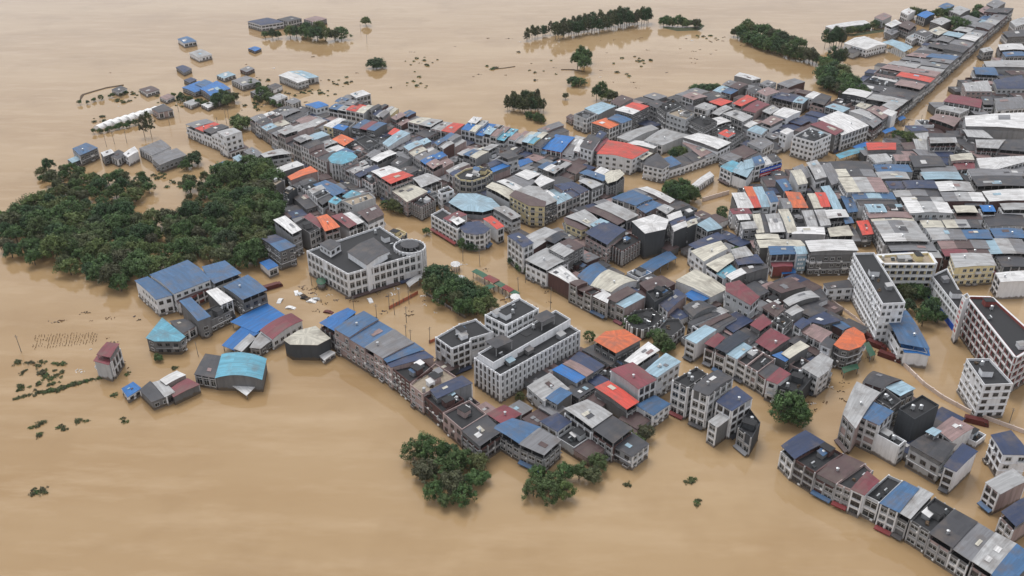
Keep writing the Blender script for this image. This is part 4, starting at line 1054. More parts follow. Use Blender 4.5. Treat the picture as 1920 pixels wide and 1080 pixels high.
L 392,520 402,531 451,512 421,489 380,500 9 s w=A s=P n_=workshop z=.6 ;second blue-roofed workshop right of the largest one
L 254,526 293,561 322,553 276,519 8.6 s w=W s=P e=A n_=workshop ;narrow blue-roofed workshop wing nearest the open water
L 327,556 335,568 392,540 388,530 6 u w=R s=B e=A
L 338,564 372,601 393,593 356,558 9 s w=C s=P
L 388,546 414,571 435,562 406,540 8.6 w w=C
L 376,585 393,602 432,583 418,567 6 f w=C e=A s=P
L 275,633 290,639 336,639 346,631 304,597 6.4 t w=C e=A s=P z=1.2 ;weathered cyan-roofed house with concrete walls at the water's edge
L 320,602 340,626 366,611 346,598 5 d
L 488,492 503,505 520,498 505,486 4.6 b w=W
L 183,664 206,669 222,645 201,642 10 m w=P e=A s=B ;lone narrow tower house with maroon roof standing in the lake
L 177,676 203,683 207,671 184,666 8 m
L 230,728 240,743 263,728 249,717 3 b
L 263,731 285,753 316,741 281,716 4 d
L 288,717 310,743 326,735 303,713 4.3 l
L 317,731 326,743 372,721 351,710 4 m
L 302,712 312,720 346,703 331,696 5 w
L 366,701 405,708 413,668 386,664 5.4 d
L 405,708 490,711 498,673 417,665 5.8 t r=V z=1.8 w=C n_=workshop e=N ;boat-shaped workshop with shining cyan vaulted roof
L 424,714 462,740 486,716 452,713 2.2 w o=1 z=.1 n_=canopy ;sagging white sheet canopy at the foot of the cyan workshop
#on the far left floodplain
L 333,73 345,81 368,77 350,68 4 s
L 355,99 372,108 397,102 376,92 4 l
L 466,91 478,96 489,91 477,87 2.2 b
L 330,126 345,136 359,129 342,122 3 n
L 342,164 365,173 396,162 373,152 4 b
L 375,166 395,179 431,166 406,152 5 b
L 366,158 385,166 402,157 384,149 4.6 s
L 395,180 412,190 438,178 420,168 4 s
L 407,141 420,147 441,140 428,134 3 k
L 435,151 455,161 488,153 461,142 4 g
L 523,141 558,155 578,149 541,134 6 w w=A e=A s=P n_=warehouse ;white warehouse alone on the floodplain
L 541,134 575,147 597,144 565,132 5 k
L 285,204 297,211 324,206 306,195 5 d
L 137,278 150,291 182,277 161,268 7 s w=C
L 190,286 195,293 213,286 207,280 6 w
L 232,288 240,294 259,284 252,275 6 w
L 262,278 285,291 319,276 301,262 5.4 g
L 285,296 300,309 349,291 331,278 5.2 g
L 205,290 220,298 235,288 222,281 5 d
L 465,40 490,47 531,41 501,33 6 n
L 520,36 540,41 565,35 545,30 6 d
L 570,36 590,42 612,35 592,30 5 p
L 128,299 136,305 153,298 145,292 4 k
L 345,192 358,198 374,191 362,186 3 l
L 378,196 390,202 404,196 393,191 2.6 w
L 470,172 484,179 500,172 487,166 4 g
L 500,162 513,168 528,161 516,156 4 d
L 505,182 520,189 538,181 524,175 5 l
L 535,190 548,196 563,189 551,183 5 g
L 210,168 222,173 238,166 227,161 3 d
L 300,182 312,187 326,181 315,176 3 p
L 345,150 356,155 368,149 358,145 3 n
L 450,130 462,135 476,129 465,124 3 g
L 262,167 275,175 298,168 283,161 3 u
#at the top right riverside
L 1548,49 1560,54 1633,45 1621,38 5 w w=A n_=warehouse ;long white shed on the far riverbank
L 1583,81 1625,93 1663,83 1621,68 7 w w=W e=A s=P n_=sports_hall z=1.6 ;white sports hall with pitched roof beside the pale blue one
L 1655,79 1695,97 1711,88 1673,74 5.6 k o=1 n_=canopy ;pale blue canopy on white posts by the sports hall
L 1585,95 1600,100 1615,94 1600,88 5 d
L 1660,46 1672,51 1691,43 1679,37 9 w
L 1685,48 1705,56 1719,46 1701,38 9 u w=B
L 1714,61 1735,69 1749,62 1731,54 9 d w=W e=A s=P
L 1740,59 1760,66 1778,58 1761,50 7.6 c
L 1775,79 1810,93 1833,78 1796,66 6.4 w
L 1712,98 1735,106 1757,95 1735,88 7 g
L 1790,40 1815,50 1840,36 1815,28 8 g
L 1745,40 1765,47 1785,38 1766,32 8 l
L 1720,28 1735,34 1752,26 1738,20 8 b
L 1640,32 1655,38 1672,30 1658,24 8 p
L 1690,22 1702,28 1716,20 1704,15 8 w
L 1780,20 1800,28 1820,18 1800,11 8 l
L 1850,8 1868,16 1885,5 1868,-2 8 g
L 1895,40 1905,50 1935,42 1920,32 8 l
L 1880,60 1890,70 1930,68 1920,55 8 d
L 1700,70 1710,76 1724,69 1713,63 6 l
L 1760,72 1770,77 1783,70 1772,65 6 g
L 1838,92 1845,98 1862,95 1856,88 7 l
L 1880,98 1886,106 1925,105 1918,97 8 s
L 1835,20 1848,27 1862,18 1850,11 8 p
L 1660,60 1672,66 1686,59 1675,53 6 g
L 1760,12 1775,18 1790,10 1776,5 8 s
#around the school yard
L 1600,474 1655,569 1698,567 1639,473 19 f w=W e=A s=P bay=2.6 n_=school_building ;long white six-storey school slab with black flat roof
L 1645,479 1657,493 1753,493 1741,474 16 F w=Y e=A s=C bay=3.4 n_=school_building ;cream school block with open galleries and pale flat roof
L 1747,516 1801,585 1819,578 1776,503 10 f w=W e=A s=P bay=2.6 n_=school_building ;low white school wing with blue base and black roof
L 1815,556 1905,669 1952,641 1859,557 17.5 f w=R e=A s=C bay=4 n_=school_building ;red gallery-fronted school block with white balcony bands
L 1812,672 1846,721 1900,719 1856,672 15 f w=W e=A s=P bay=3 n_=dormitory_building ;white five-storey dormitory with black roof at right edge
L 1655,586 1688,643 1741,653 1699,583 9 s w=W s=P e=A n_=school_hall z=.8 ;grey-blue roofed assembly hall with white walls beside the school slab
L 1690,645 1697,660 1742,666 1739,650 6.4 b w=W e=N n_=porch_building z=.5 ;white porch block with bright blue roof at the assembly hall end
#around the council park
L 817,632 847,653 881,640 882,634 924,622 892,598 862,607 12 f w=W e=A s=B bay=3.2 n_=office_block ;grey-white office wing with black flat roof left of the stepped block
L 910,590 949,609 1009,578 974,558 17 f w=W e=A s=B bay=3.2 n_=office_block ;tallest grey-white office wing with black roof and parapet
L 890,671 938,703 1087,620 1040,592 12.5 f w=W e=A s=S bay=2.3 n_=office_block ;longest office wing with narrow window strips and black roof terrace
L 576,470 652,513 745,486 790,474 712,424 12.5 f w=W e=A s=B bay=3.0 sh=3.9 t=white n_=council_building ;white three-storey council building with black roof and oval corner tower
L 896,662 925,680 1070,598 1042,581 15 f w=W e=N n_=office_storey ;set-back black-roofed top storey of the longest office wing
L 912,640 930,652 960,639 942,628 18 d o=1 n_=roof_pergola z=.1 ;nearer dark pergola on the longest office roof
L 1000,594 1016,604 1040,592 1025,582 18 d o=1 n_=roof_pergola z=.1 ;farther dark pergola on the longest office roof
O 768,461 29,13 13.4 f w=W e=A s=S bay=1.6 sh=4.2 t=white nc=1 n_=round_tower ;white oval corner tower with ring-shaped roof at the council building
O 768,458 16,7 14.0 d n=16 w=W e=N z=.2 n_=roof_drum ;raised dark drum inside the oval tower's ring roof
L 1806,553 1811,561 1819,557 1814,549 21 F w=W e=N nc=1 n_=sign_pylon ;tall white sign pylon at the end of the red school block
L 652,472 688,496 730,471 700,446 14.8 d w=W e=N r=K z=.8 ax=1 n_=council_hall ;raised charcoal roof of the hall on the council building
L 600,457 619,469 638,457 619,448 15.4 d w=W e=A s=P n_=stair_house ;white stair house with dark cap on the council roof
L 722,440 738,450 762,436 745,428 10 F w=Y n_=annex ;small cream annex with pale terrace behind the oval tower
'''
#around the flooded crossings
SURVEY += '''
#around the flooded crossings
L 886,509 908,521 915,517 893,505 3.2 e o=1 n_=canopy ;green north end of the covered walkway by the park
L 908,521 925,530 935,525 917,516 3.6 a o=1 n_=canopy ;crimson wide bay of the covered walkway by the park
L 925,530 941,539 948,535 933,526 3.2 e o=1 n_=canopy ;short green bay between two crimson bays of the walkway
L 941,539 955,547 962,543 948,535 3.4 a o=1 n_=canopy ;smaller crimson bay of the covered walkway
L 955,547 966,553 973,549 962,543 3.2 e o=1 n_=canopy ;green south end of the covered walkway nearest the offices
L 893,545 899,549 927,537 920,533 3.0 e o=1 n_=canopy ;green side arm of the covered walkway towards the trees
O 854,495 8,5 3 w n=10 o=1 n_=tent ;white round tent at the head of the park
O 862,521 9,5 3 w n=10 o=1 n_=tent ;white round tent beside the big park tree
O 966,556 8,5 5 w n=10 o=1 n_=tent ;white round tent close to the tallest office wing
L 763,530 768,537 802,519 797,513 2.6 l r=V z=.9 o=1 n_=canopy ;pale vaulted boat-shaped canopy beside the council building
O 602,527 8,6 3.2 e n=8 w=G e=N n_=kiosk ;round green kiosk at the council building's left foot
L 1620,645 1632,667 1640,664 1628,642 3 e o=1 n_=canopy ;green sheet canopy running down beside the round-ended house
L 1580,690 1583,698 1609,690 1606,683 3 e o=1 n_=canopy ;green sheet canopy below the round-ended house
L 1298,346 1303,353 1338,329 1331,322 4 w w=W e=A s=B bay=2.4
L 1568,290 1575,297 1625,283 1617,276 4 t o=1 n_=canopy ;long turquoise market awning below the white arcade
L 1600,275 1608,280 1632,270 1625,266 4 b o=1 n_=canopy ;blue market awning below the white arcade
L 1655,246 1660,250 1680,243 1675,238 4 b o=1 n_=canopy ;lower blue awning on the main street's left kerb
L 1684,222 1688,226 1698,221 1693,217 4 b o=1 n_=canopy ;upper small blue awning on the main street's left kerb
L 1575,252 1580,257 1636,250 1630,245 3 a
L 1495,538 1500,545 1525,538 1519,532 3 d
L 480,640 492,648 505,640 494,633 2.4 d
'''
parse(SURVEY)
BLOCK = {
 'in the middle of the riverside block': [((520,240),(610,205),(760,225),(860,250),(1010,270),(1100,270),(1110,320),(1040,350),(930,350),(860,345),(760,345),(640,300)), (640,308), (733,343)],
 'in the large central block': [((1060,410),(1150,355),(1260,375),(1350,410),(1370,440),(1430,480),(1380,520),(1290,470),(1210,470),(1150,460)), (1098,436), (1138,458)],
 'in the grey concrete blocks upstream': [((1080,210),(1230,185),(1340,165),(1450,155),(1520,180),(1470,240),(1440,260),(1390,275),(1290,235),(1180,235)), (1110,230), (1142,241)],
 'around the white four-storey corner block': [((1300,250),(1420,235),(1530,205),(1600,190),(1660,200),(1640,245),(1560,275),(1470,280),(1400,320),(1360,310)), (1487,255), (1527,266)],
 'left of the main street': [((1580,170),(1700,105),(1790,55),(1850,60),(1780,120),(1690,200),(1640,215)), (1753,146), (1690,200)],
 'right of the main street': [((1700,255),(1780,180),(1860,110),(1915,110),(1915,310),(1720,312),(1630,310),(1620,270)), (1700,300), (1780,300)],
 'in the dense right-hand grid': [((1550,305),(1915,305),(1915,470),(1770,480),(1660,470),(1610,420),(1570,350)), (1700,400), (1780,400)],
 'in the orange-roofed block': [((1375,360),(1440,330),(1550,300),(1600,400),(1610,470),(1500,480),(1440,480),(1400,440)), (1420,448), (1480,448)],
 'in the dark crowded quarter': [((1240,610),(1300,570),(1390,530),(1500,520),(1560,560),(1600,620),(1540,690),(1480,720),(1400,670),(1300,640)), (1382,674), (1421,697)],
 'in the row facing the park street': [((960,440),(1050,425),(1090,460),(1130,500),(1260,520),(1230,590),(1140,560),(1030,505)), (1028,509), (1068,531)],
 'in the terrace behind the council building': [((500,340),(600,325),(700,360),(700,410),(600,430),(520,420)), (560,340), (604,380)],
 'by the orange roof near the school': [((1000,715),(1090,650),(1160,660),(1230,650),(1270,690),(1200,790),(1120,850),(1000,830),(930,790)), (1037,693), (1080,717)],
 'in the crossroads block left of centre': [((640,300),(760,275),(850,330),(820,370),(760,370),(680,330)), (697,321), (733,344)],
 'in the block facing the council roundabout': [((840,380),(930,340),(1040,330),(1040,380),(960,400),(900,425),(840,410)), (809,402), (857,430)],
 'in the bottom right block': [((1600,770),(1650,710),(1720,740),(1760,770),(1820,800),(1820,850),(1720,850),(1620,805)), (1640,811), (1685,836)],
 'in the long lakeside terrace': [((740,690),(830,680),(900,730),(930,790),(860,800),(800,740)), (768,720), (793,739)],
}
for bl, (pp, a_, b_) in BLOCK.items():
    big = bl in ('left of the main street', 'right of the main street', 'in the dense right-hand grid', 'in the grey concrete blocks upstream', 'around the white four-storey corner block')
    fill(bl, pp, a_, b_, 11.0 if big else 8.0, 3.0, 6.0 if big else 4.8)
raise_houses()
# ---------------------------------------------------------------- vegetation
def crown_mesh(name, seed, rx, rz, zc, nclump, nleaf, lsize, mat, shape='round', crad=1.25):
    rng = random.Random(seed); V, F, A = [], [], []
    for k in range(nclump):
        th = rng.uniform(0, 2*math.pi); ph = math.acos(rng.uniform(-.55, 1)); r = rng.uniform(.45, 1.0)**.6
        lob = 1+.28*math.sin(th*3+seed)+.16*math.sin(th*5+2*seed)
        c = Vector((rx*r*lob*math.sin(ph)*math.cos(th), rx*r*lob*math.sin(ph)*math.sin(th), zc+rz*r*math.cos(ph)))
        if shape == 'tall': c = Vector((c.x*(.65+.35*math.cos((c.z-zc)/rz*1.2)), c.y*(.65+.35*math.cos((c.z-zc)/rz*1.2)), c.z))
        tone = rng.random(); cr = crad*rng.uniform(.6, 1.25)
        for _ in range(nleaf):
            v = Vector((rng.gauss(0,1), rng.gauss(0,1), rng.gauss(0.25,.8))).normalized(); p = c+v*cr*rng.uniform(.35, 1.0)
            nrm = (v+Vector((rng.uniform(-.8,.8), rng.uniform(-.8,.8), rng.uniform(-.3,.9)))).normalized()
            t1 = nrm.orthogonal().normalized(); t2 = nrm.cross(t1); a = rng.uniform(0, 6.28); s = lsize*rng.uniform(.6, 1.3)
            e1 = (t1*math.cos(a)+t2*math.sin(a))*s; e2 = (t2*math.cos(a)-t1*math.sin(a))*s*.55
            n = len(V); V += [tuple(p-e1), tuple(p-e2*.9), tuple(p+e1), tuple(p+e2*.9)]; F.append((n, n+1, n+2, n+3)); A.append(tone)
    me = bpy.data.meshes.new(name); me.from_pydata(V, [], F); me.materials.append(MATS[mat])
    at_ = me.attributes.new('clump', 'FLOAT', 'FACE'); at_.data.foreach_set('value', A); me.update(); return me
def trunk_mesh(seed, hgt, r, spread, mat, n=6):
    rng = random.Random(seed); b = MB(); p = Vector((0,0,-2)); q = Vector((rng.uniform(-.3,.3), rng.uniform(-.3,.3), hgt*.5)); b.tube(p, q, r, 7, 0, r*.7)
    top = Vector((q.x*1.4, q.y*1.4, hgt*.95)); b.tube(q, top, r*.7, 6, 0, r*.2)
    for i in range(n):
        s = q.lerp(top, rng.uniform(-.1,.7)); a = 6.28*i/n+rng.uniform(-.4,.4); e = s+Vector((math.cos(a)*spread, math.sin(a)*spread, hgt*rng.uniform(.12,.3))); b.tube(s, e, r*.4, 5, 0, r*.1)
    return b.mesh('trunk', [mat])
PROTO = {
 'broad': [(crown_mesh('crown', 11+i, 3.0+.35*(i%4), (2.4,3.6,3.0,4.4,2.6,3.4)[i], 5.4, 64, 58, .30, m, 'round', 1.15), trunk_mesh(i, 7.0, .28, 2.0, 'bark')) for i, m in enumerate(('leaf_broad','leaf_dark','leaf_light','leaf_broad','leaf_olive','leaf_broad'))],
 'tall': [(crown_mesh('crown', 31+i, 2.6, 5.6, 8.2, 60, 44, .32, 'leaf_dark' if i % 2 else 'leaf_olive', 'tall', 1.05), trunk_mesh(40+i, 14.0, .22, 1.3, 'bark_pale')) for i in range(3)],
 'bush': [(crown_mesh('crown', 51+i, 1.5, .55, .35, 16, 20, .24, m, 'round', .55), trunk_mesh(60+i, 1.4, .06, .7, 'bark', 5)) for i, m in enumerate(('leaf_olive','leaf_broad','leaf_olive','leaf_light'))],
}
def tree(kind, name, p, sc, label, group, rng, sz=None):
    cm, tm = rng.choice(PROTO[kind]); o = empty(name, (p.x, p.y, 0)); o.location.z = {'broad': -1.5*sc, 'tall': -2.2, 'bush': -.1}[kind]; o.rotation_euler = (0,0,rng.uniform(0,6.28)); k = sc*rng.uniform(.88,1.14); o.scale = (k, k, (sz or sc)*rng.uniform(.88,1.15))
    for nm, me in (('crown', cm), ('trunk', tm)):
        c = bpy.data.objects.new(nm, me); COL.objects.link(c); c.parent = o
    tag(o, label, 'bush' if kind == 'bush' else 'tree', group); return o
def scatter(pxpoly, z, gap, kind, name, sc, label, group, seed, cap=400, holes=()):
    rng = random.Random(seed); W = [at(x, y, z).to_2d() for x, y in pxpoly]; H = [[at(x, y, z).to_2d() for x, y in h] for h in holes]
    x0, x1 = min(p.x for p in W), max(p.x for p in W); y0, y1 = min(p.y for p in W), max(p.y for p in W); pts = []
    for _ in range(7000):
        p = Vector((rng.uniform(x0,x1), rng.uniform(y0,y1)))
        if inside(p, W) and not any(inside(p, h) for h in H) and all((p-q).length > gap for q in pts): pts.append(p)
        if len(pts) >= cap: break
    for p in pts:
        w3 = Vector((p.x, p.y, 4-CAM_H)); zc = w3.y*CP - w3.z*SP; px, py = 960+FPX*w3.x/zc, 540-FPX*(w3.y*SP+w3.z*CP)/zc
        zone = ('below the grey sheds' if py < 352 and px < 300 else 'at its far left tip' if px < 90 else 'on its lake shore' if py > 455 and px < 250 else 'behind the blue workshops' if py > 440 else 'beside the council terrace' if px > 450 else 'around the water gap' if py < 400 and px < 400 else 'in its middle')
        k = .72 if zone in ('below the grey sheds', 'around the water gap') else 1.0
        tree(kind, name, Vector((p.x, p.y, 0)), sc*k*rng.uniform(.62, 1.3), label+', '+zone, group+' '+zone, rng)
    return len(pts)
scatter([(75,312),(95,302),(140,308),(190,322),(235,324),(270,328),(288,338),(270,352),(240,368),(228,402),(262,410),(300,408),(330,402),(355,372),(350,340),(385,322),(420,315),(455,312),(500,318),(522,350),(528,400),(512,440),(492,470),(455,490),(410,478),(350,482),(290,500),(255,520),(215,530),(170,505),(130,500),(95,470),(70,485),(30,470),(5,465),(5,405),(30,400),(70,385),(95,345),(60,320)],
        5.0, 5.6, 'broad', 'broadleaf_tree', 1.32, 'green broadleaf tree of the flooded wood', 'trees of the flooded wood', 3, 260)
def trees(spec, kind, name, label, group, seed, sc=1.0):
    rng = random.Random(seed)
    spec = sorted(spec, key=lambda s: s[0])
    for i, s in enumerate(spec):
        lb = label if len(spec) == 1 or kind == 'bush' or len(spec) > 50 else '%s, %s from left' % (label, ORD[i+1] if i+1 < len(ORD) else str(i+1)+'th')
        tree(kind, name, at(s[0], s[1]), (s[2] if len(s) > 2 else sc), lb, group, rng, s[3] if len(s) > 3 else None)
def line(a, b, n, jit=4, sc=1.0, seed=1):
    rng = random.Random(seed); return [(a[0]+(b[0]-a[0])*i/(n-1)+rng.uniform(-jit,jit), a[1]+(b[1]-a[1])*i/(n-1)+rng.uniform(-jit*.4,jit*.4), sc*rng.uniform(.8,1.15)) for i in range(n)]
trees([(820,540,1.5,1.7),(845,548,1.3,1.3),(812,555,1.2),(835,572,1.2),(855,580,1.1),(868,560,1.3),(880,575,1.2),(895,590,1.1),(878,592,1.0),(862,592,1.0),(908,575,1.2),(918,583,1.0),(900,560,1.0),(850,560,1.3),(805,535,1.0)], 'broad', 'park_tree', 'dark broadleaf tree in the small flooded park', 'trees of the flooded park', 5)
trees([(1252,372,1.2),(1265,378,1.3),(1280,380,1.3),(1292,383,1.2),(1300,375,1.0),(1260,362,1.1),(1278,365,1.2),(1245,382,.9)], 'broad', 'street_tree', 'dark tree in the clump by the flooded bridge', 'clump of trees by the bridge', 6)
trees([(1692,557,1.1),(1706,560,1.1),(1718,562,1.1),(1700,565,1.0),(1728,560,.9)], 'broad', 'school_tree', 'tree in the row before the cream gallery block', 'trees before the gallery block', 7)
trees([(1737,598,1.2),(1728,612,1.1),(1757,606,.8),(1700,585,.9),(1745,590,.9)], 'broad', 'school_tree', 'tree standing alone in the flooded school yard', 'trees in the school yard', 8)
trees([(1240,655,1.0),(1232,645,.9),(1250,660,.9),(1190,618,.8),(1178,614,.7)], 'broad', 'street_tree', 'tree at the crossing beside the broad orange roof', 'trees beside the orange roof', 9)
trees([(1478,792,1.4),(1495,800,1.2),(1468,780,1.0),(1490,780,1.1)], 'broad', 'street_tree', 'dark tree before the dark corner house at the bend', 'trees at the bend', 10)
trees([(x,y,s_) for x,y,s_ in ((775,862,.8),(792,852,1.0),(812,868,1.1),(838,862,.9),(798,900,1.2),(828,898,1.0),(858,890,1.1),(884,915,.9),(850,928,1.2),(815,935,.9),(898,882,.8),(872,868,.7),(905,905,.7),(835,950,.8),(870,945,.8))], 'broad', 'lakeside_tree', 'dark tree in the grove below the lakeside terrace', 'grove below the terrace', 11)
trees([(x,y,.85) for x,y in ((1010,905),(1040,915),(1060,935),(1030,940),(1085,900),(1110,905),(1120,880),(1000,930),(1060,900),(1170,830),(1190,840),(1210,825))], 'broad', 'lakeside_tree', 'dark tree behind the houses at the bottom centre', 'trees at the bottom centre', 12)
trees([(640,74,1.6,1.4),(628,76,1.5),(612,78,1.5),(597,78,1.5),(583,75,1.6),(570,72,1.5),(556,72,1.3),(545,70,1.3),(600,66,1.5),(575,63,1.5)], 'broad', 'floodplain_tree', 'dark tree in the clump near the top left edge', 'clump of trees at the top left', 13)
trees([(498,72,.9),(512,74,1.1),(522,72,.8)], 'broad', 'floodplain_tree', 'small tree left of the top left clump', 'small trees at the top left', 14)
trees([(706,128,1.5,1.1),(700,128,1.1,.9),(716,128,1.1,.8)], 'broad', 'floodplain_tree', 'round tree standing alone in open floodwater', 'lone round tree', 15)
trees([(687,48,1.2)], 'broad', 'floodplain_tree', 'single dark tree at the top edge left of centre', None, 16)
trees([(1082,132,1.5,1.9),(1095,135,1.5,1.9),(1075,160,1.2,.9),(1085,162,1.2,.9),(1090,120,1.3,1.6),(1060,186,.7),(1100,118,1.0,1.3)], 'broad', 'floodplain_tree', 'tall tree of the midwater clump right of centre', 'midwater clump', 17)
trees([(1119,188,1.0,1.5),(1128,187,1.0,1.6),(1140,188,1.3,1.2),(1148,190,1.1,1.0)], 'broad', 'floodplain_tree', 'tree behind the pale cyan warehouse', 'trees behind the warehouse', 18)
trees([(1305,172,1.3,.9),(1318,174,1.5,1.0),(1332,172,1.4,.9),(1342,170,1.0,.7)], 'broad', 'floodplain_tree', 'rounded green tree at the right river edge', 'round trees at the river edge', 19)
trees([(455,242,1.6,1.3),(465,240,1.2,1.1),(447,238,1.2,1.0)], 'broad', 'canal_tree', 'round dark tree at the head of the canal street', 'round tree at the canal head', 20)
trees(line((180,252),(250,236),12,4,.5,31)+line((330,185),(400,205),12,6,.55,32)+line((470,160),(520,205),12,8,.6,33)+line((150,196),(235,178),9,5,.4,34), 'broad', 'scrub_tree', 'low scrub tree between the floodplain sheds', 'scrub between the floodplain sheds', 46)
trees([(272,258,1.1,1.3),(284,256,1.0,1.2)], 'tall', 'roadside_tree', 'tall thin tree in front of the white greenhouses', 'tall trees by the greenhouses', 21)
trees([(410,200,1.3),(428,200,1.3),(420,192,1.3),(440,192,1.0)], 'broad', 'floodplain_tree', 'tree in front of the blue floodplain roofs', 'trees by the blue roofs', 22)
trees([(490,185,1.0),(505,192,1.1),(498,178,.9),(515,200,.8),(482,192,.7)], 'broad', 'floodplain_tree', 'brownish tree above the first river row', 'trees above the river row', 23)
trees([(362,312,1.2,1.2),(350,318,.9),(370,306,.9)], 'broad', 'wood_edge_tree', 'tree beside the canal left of the wood', 'trees beside the canal', 24)
trees([(1490,0,0)][:0]+[(738,398,.9),(748,400,.9),(726,392,.7)], 'broad', 'street_tree', 'small tree at the council crossroads', 'trees at the council crossroads', 25)
trees([(870,466,.7),(885,470,.7),(800,440,.6),(960,497,.6),(975,505,.6),(1000,520,.5),(985,512,.5),(627,335,.6),(618,330,.5),(1180,375,.5),(1165,372,.5),(1120,370,.5)], 'broad', 'street_tree', 'small street tree half drowned along a kerb', 'drowned street trees', 26)
trees([(1105,640,.5),(1025,622,.4),(1010,618,.4),(975,750,.5),(1230,600,.5),(300,678,.4),(296,674,.4)], 'broad', 'drowned_tree', 'single small treetop above the brown water', 'small drowned treetops', 27)
# rows of plantation eucalyptus upstream
trees(line((1044,74),(1216,44),34,3,1.15,1)+line((985,76),(1050,60),12,3,.95,2)+line((1060,62),(1190,42),24,4,1.1,3), 'tall', 'eucalyptus', 'slim eucalyptus in the long row at the top', 'eucalyptus row at the top', 31)
trees(line((953,208),(985,212),10,3,.95,4)+line((990,212),(1018,210),9,3,.95,5)+line((960,200),(1010,202),9,3,.95,6), 'tall', 'eucalyptus', 'slim eucalyptus in the block above the river row', 'eucalyptus block', 32)
trees(line((990,222),(1020,232),9,3,.6,7), 'broad', 'scrub_tree', 'low scrub tree at the eucalyptus block foot', 'scrub at the eucalyptus block', 33)
trees(line((1377,68),(1440,98),14,3,1.4,8)+line((1440,98),(1530,122),18,3,1.5,9)+line((1400,62),(1500,95),14,4,1.4,10), 'broad', 'bank_tree', 'dark tree in the belt across the upper right water', 'tree belt across the water', 34)
trees(line((1540,150),(1600,178),16,6,1.5,11)+line((1545,165),(1615,192),14,6,1.4,12)+line((1550,130),(1575,150),8,5,1.4,13), 'broad', 'bank_tree', 'dark tree in the thicket behind the river blocks', 'thicket behind the river blocks', 35)
trees(line((1548,90),(1580,88),9,3,1.2,14)+line((1555,124),(1577,126),7,3,1.1,15), 'tall', 'eucalyptus', 'tall eucalyptus beside the riverside sports hall', 'eucalyptus by the sports hall', 36)
trees(line((1245,50),(1310,52),12,5,1.2,16)+line((1590,66),(1650,52),8,3,.9,17), 'broad', 'bank_tree', 'low tree on the green islet at the top', 'trees on the top islet', 37)
trees(line((1770,45),(1800,62),8,5,1.4,18)+line((1700,34),(1790,34),10,4,1.2,19)+line((1820,40),(1835,30),5,4,1.2,20), 'broad', 'bank_tree', 'dark tree among the top right houses', 'trees among the top right houses', 38)
trees([(1270,295,1.0),(1262,298,.9),(1280,292,.9)], 'broad', 'yard_tree', 'tree in the market yard beside the long shed', 'trees in the market yard', 39)
trees([(1690,265,1.0),(1700,270,1.0),(1710,274,1.0),(1680,262,.8)], 'broad', 'street_tree', 'dark tree at the foot of the main street', 'trees at the main street foot', 40)
trees([(1380,478,.6),(1352,405,.6),(1355,412,.5)], 'broad', 'street_tree', 'little tree beside the orange-roofed block', 'trees beside the orange block', 41)
# scrub and hedges breaking the surface at lower left
rng = random.Random(77)
hedge = line((30,748),(190,708),30,3,.62,21)+line((80,738),(160,714),12,4,.75,22)
trees(hedge, 'bush', 'hedge_bush', 'low bush in the hedge line at lower left', 'hedge bushes at lower left', 42)
trees([(rng.uniform(32,120), rng.uniform(676,735), rng.uniform(.45,1.05)) for _ in range(42)], 'bush', 'drowned_bush', 'rounded bush top in the drowned orchard at lower left', 'bush tops in the drowned orchard', 43)
trees([(x+rng.uniform(-5,5), y+rng.uniform(-4,4), rng.uniform(.4,.9)) for x, y in ((60,800),(75,795),(70,815),(110,800),(120,805),(150,790),(165,788),(230,782),(235,790),(215,740),(70,920),(78,922),(60,925),(1290,905),(1300,900),(1310,938),(1305,945),(1180,910),(330,690),(240,700)) for _ in range(2)], 'bush', 'drowned_bush', 'small bush top breaking the water near the bottom', 'bush tops near the bottom', 44)
far = []
for cx, cy, sx, sy, n in ((560,175,60,8,26),(640,155,30,8,12),(500,165,30,12,18),(480,200,25,10,12),(790,120,40,14,12),(770,160,40,10,9),(1200,115,40,14,12),(1330,70,25,8,10),(320,190,35,10,20),(370,195,25,10,16),(250,175,30,8,10),(190,225,25,10,6),(930,128,20,4,5),(1000,130,50,30,8),(1170,140,10,4,3),(220,190,20,6,8),(300,330,20,8,8),(330,345,20,10,8)):
    for _ in range(n): far.append((rng.gauss(cx, sx*.5), rng.gauss(cy, sy*.5), rng.uniform(.4,1.2)))
trees(far, 'bush', 'drowned_bush', 'dark scrub top scattered on the far floodplain', 'scrub tops on the far floodplain', 45)

# ---------------------------------------------------------------- posts, poles, walls, drift
def pole(px, py, h, label, group):
    p = at(px, py); o = empty('utility_pole', (p.x, p.y, 0)); b = MB(); b.tube((0,0,-2), (0,0,h), .16, 6, 0, .10); b.build('shaft', 'pole', o)
    b = MB(); b.tube((-.9,0,h-.6), (.9,0,h-.6), .07, 4); b.tube((-.7,0,h-1.3), (.7,0,h-1.3), .06, 4); b.build('crossarm', 'pole', o)
    o.rotation_euler = (R(random.uniform(-2,2)), R(random.uniform(-2,2)), random.uniform(0,3)); tag(o, label, 'pole', group)
for p in ((585,535,8),(665,590,9),(707,605,9),(740,590,8),(762,605,8),(730,575,7),(749,572,7),(767,570,7),(900,500,9),(868,490,8),(1032,580,11),(972,545,7),(985,530,5),(1000,520,5),(806,640,7),(762,640,8),(770,645,7),(372,668,7),(1548,700,7),(1890,800,8),(530,200,8),(545,195,8),(688,82,8),(676,60,7),(410,245,9),(425,232,9),(430,228,9),(200,275,8),(215,270,8),(238,268,8),(335,210,8),(318,235,8),(40,660,8),(1480,335,6),(1850,108,8),(1865,112,8),(1700,250,7),(1725,235,7),(1500,705,6),(1445,640,9)):
    pole(*p, 'slim grey utility pole standing in the floodwater', 'utility poles')
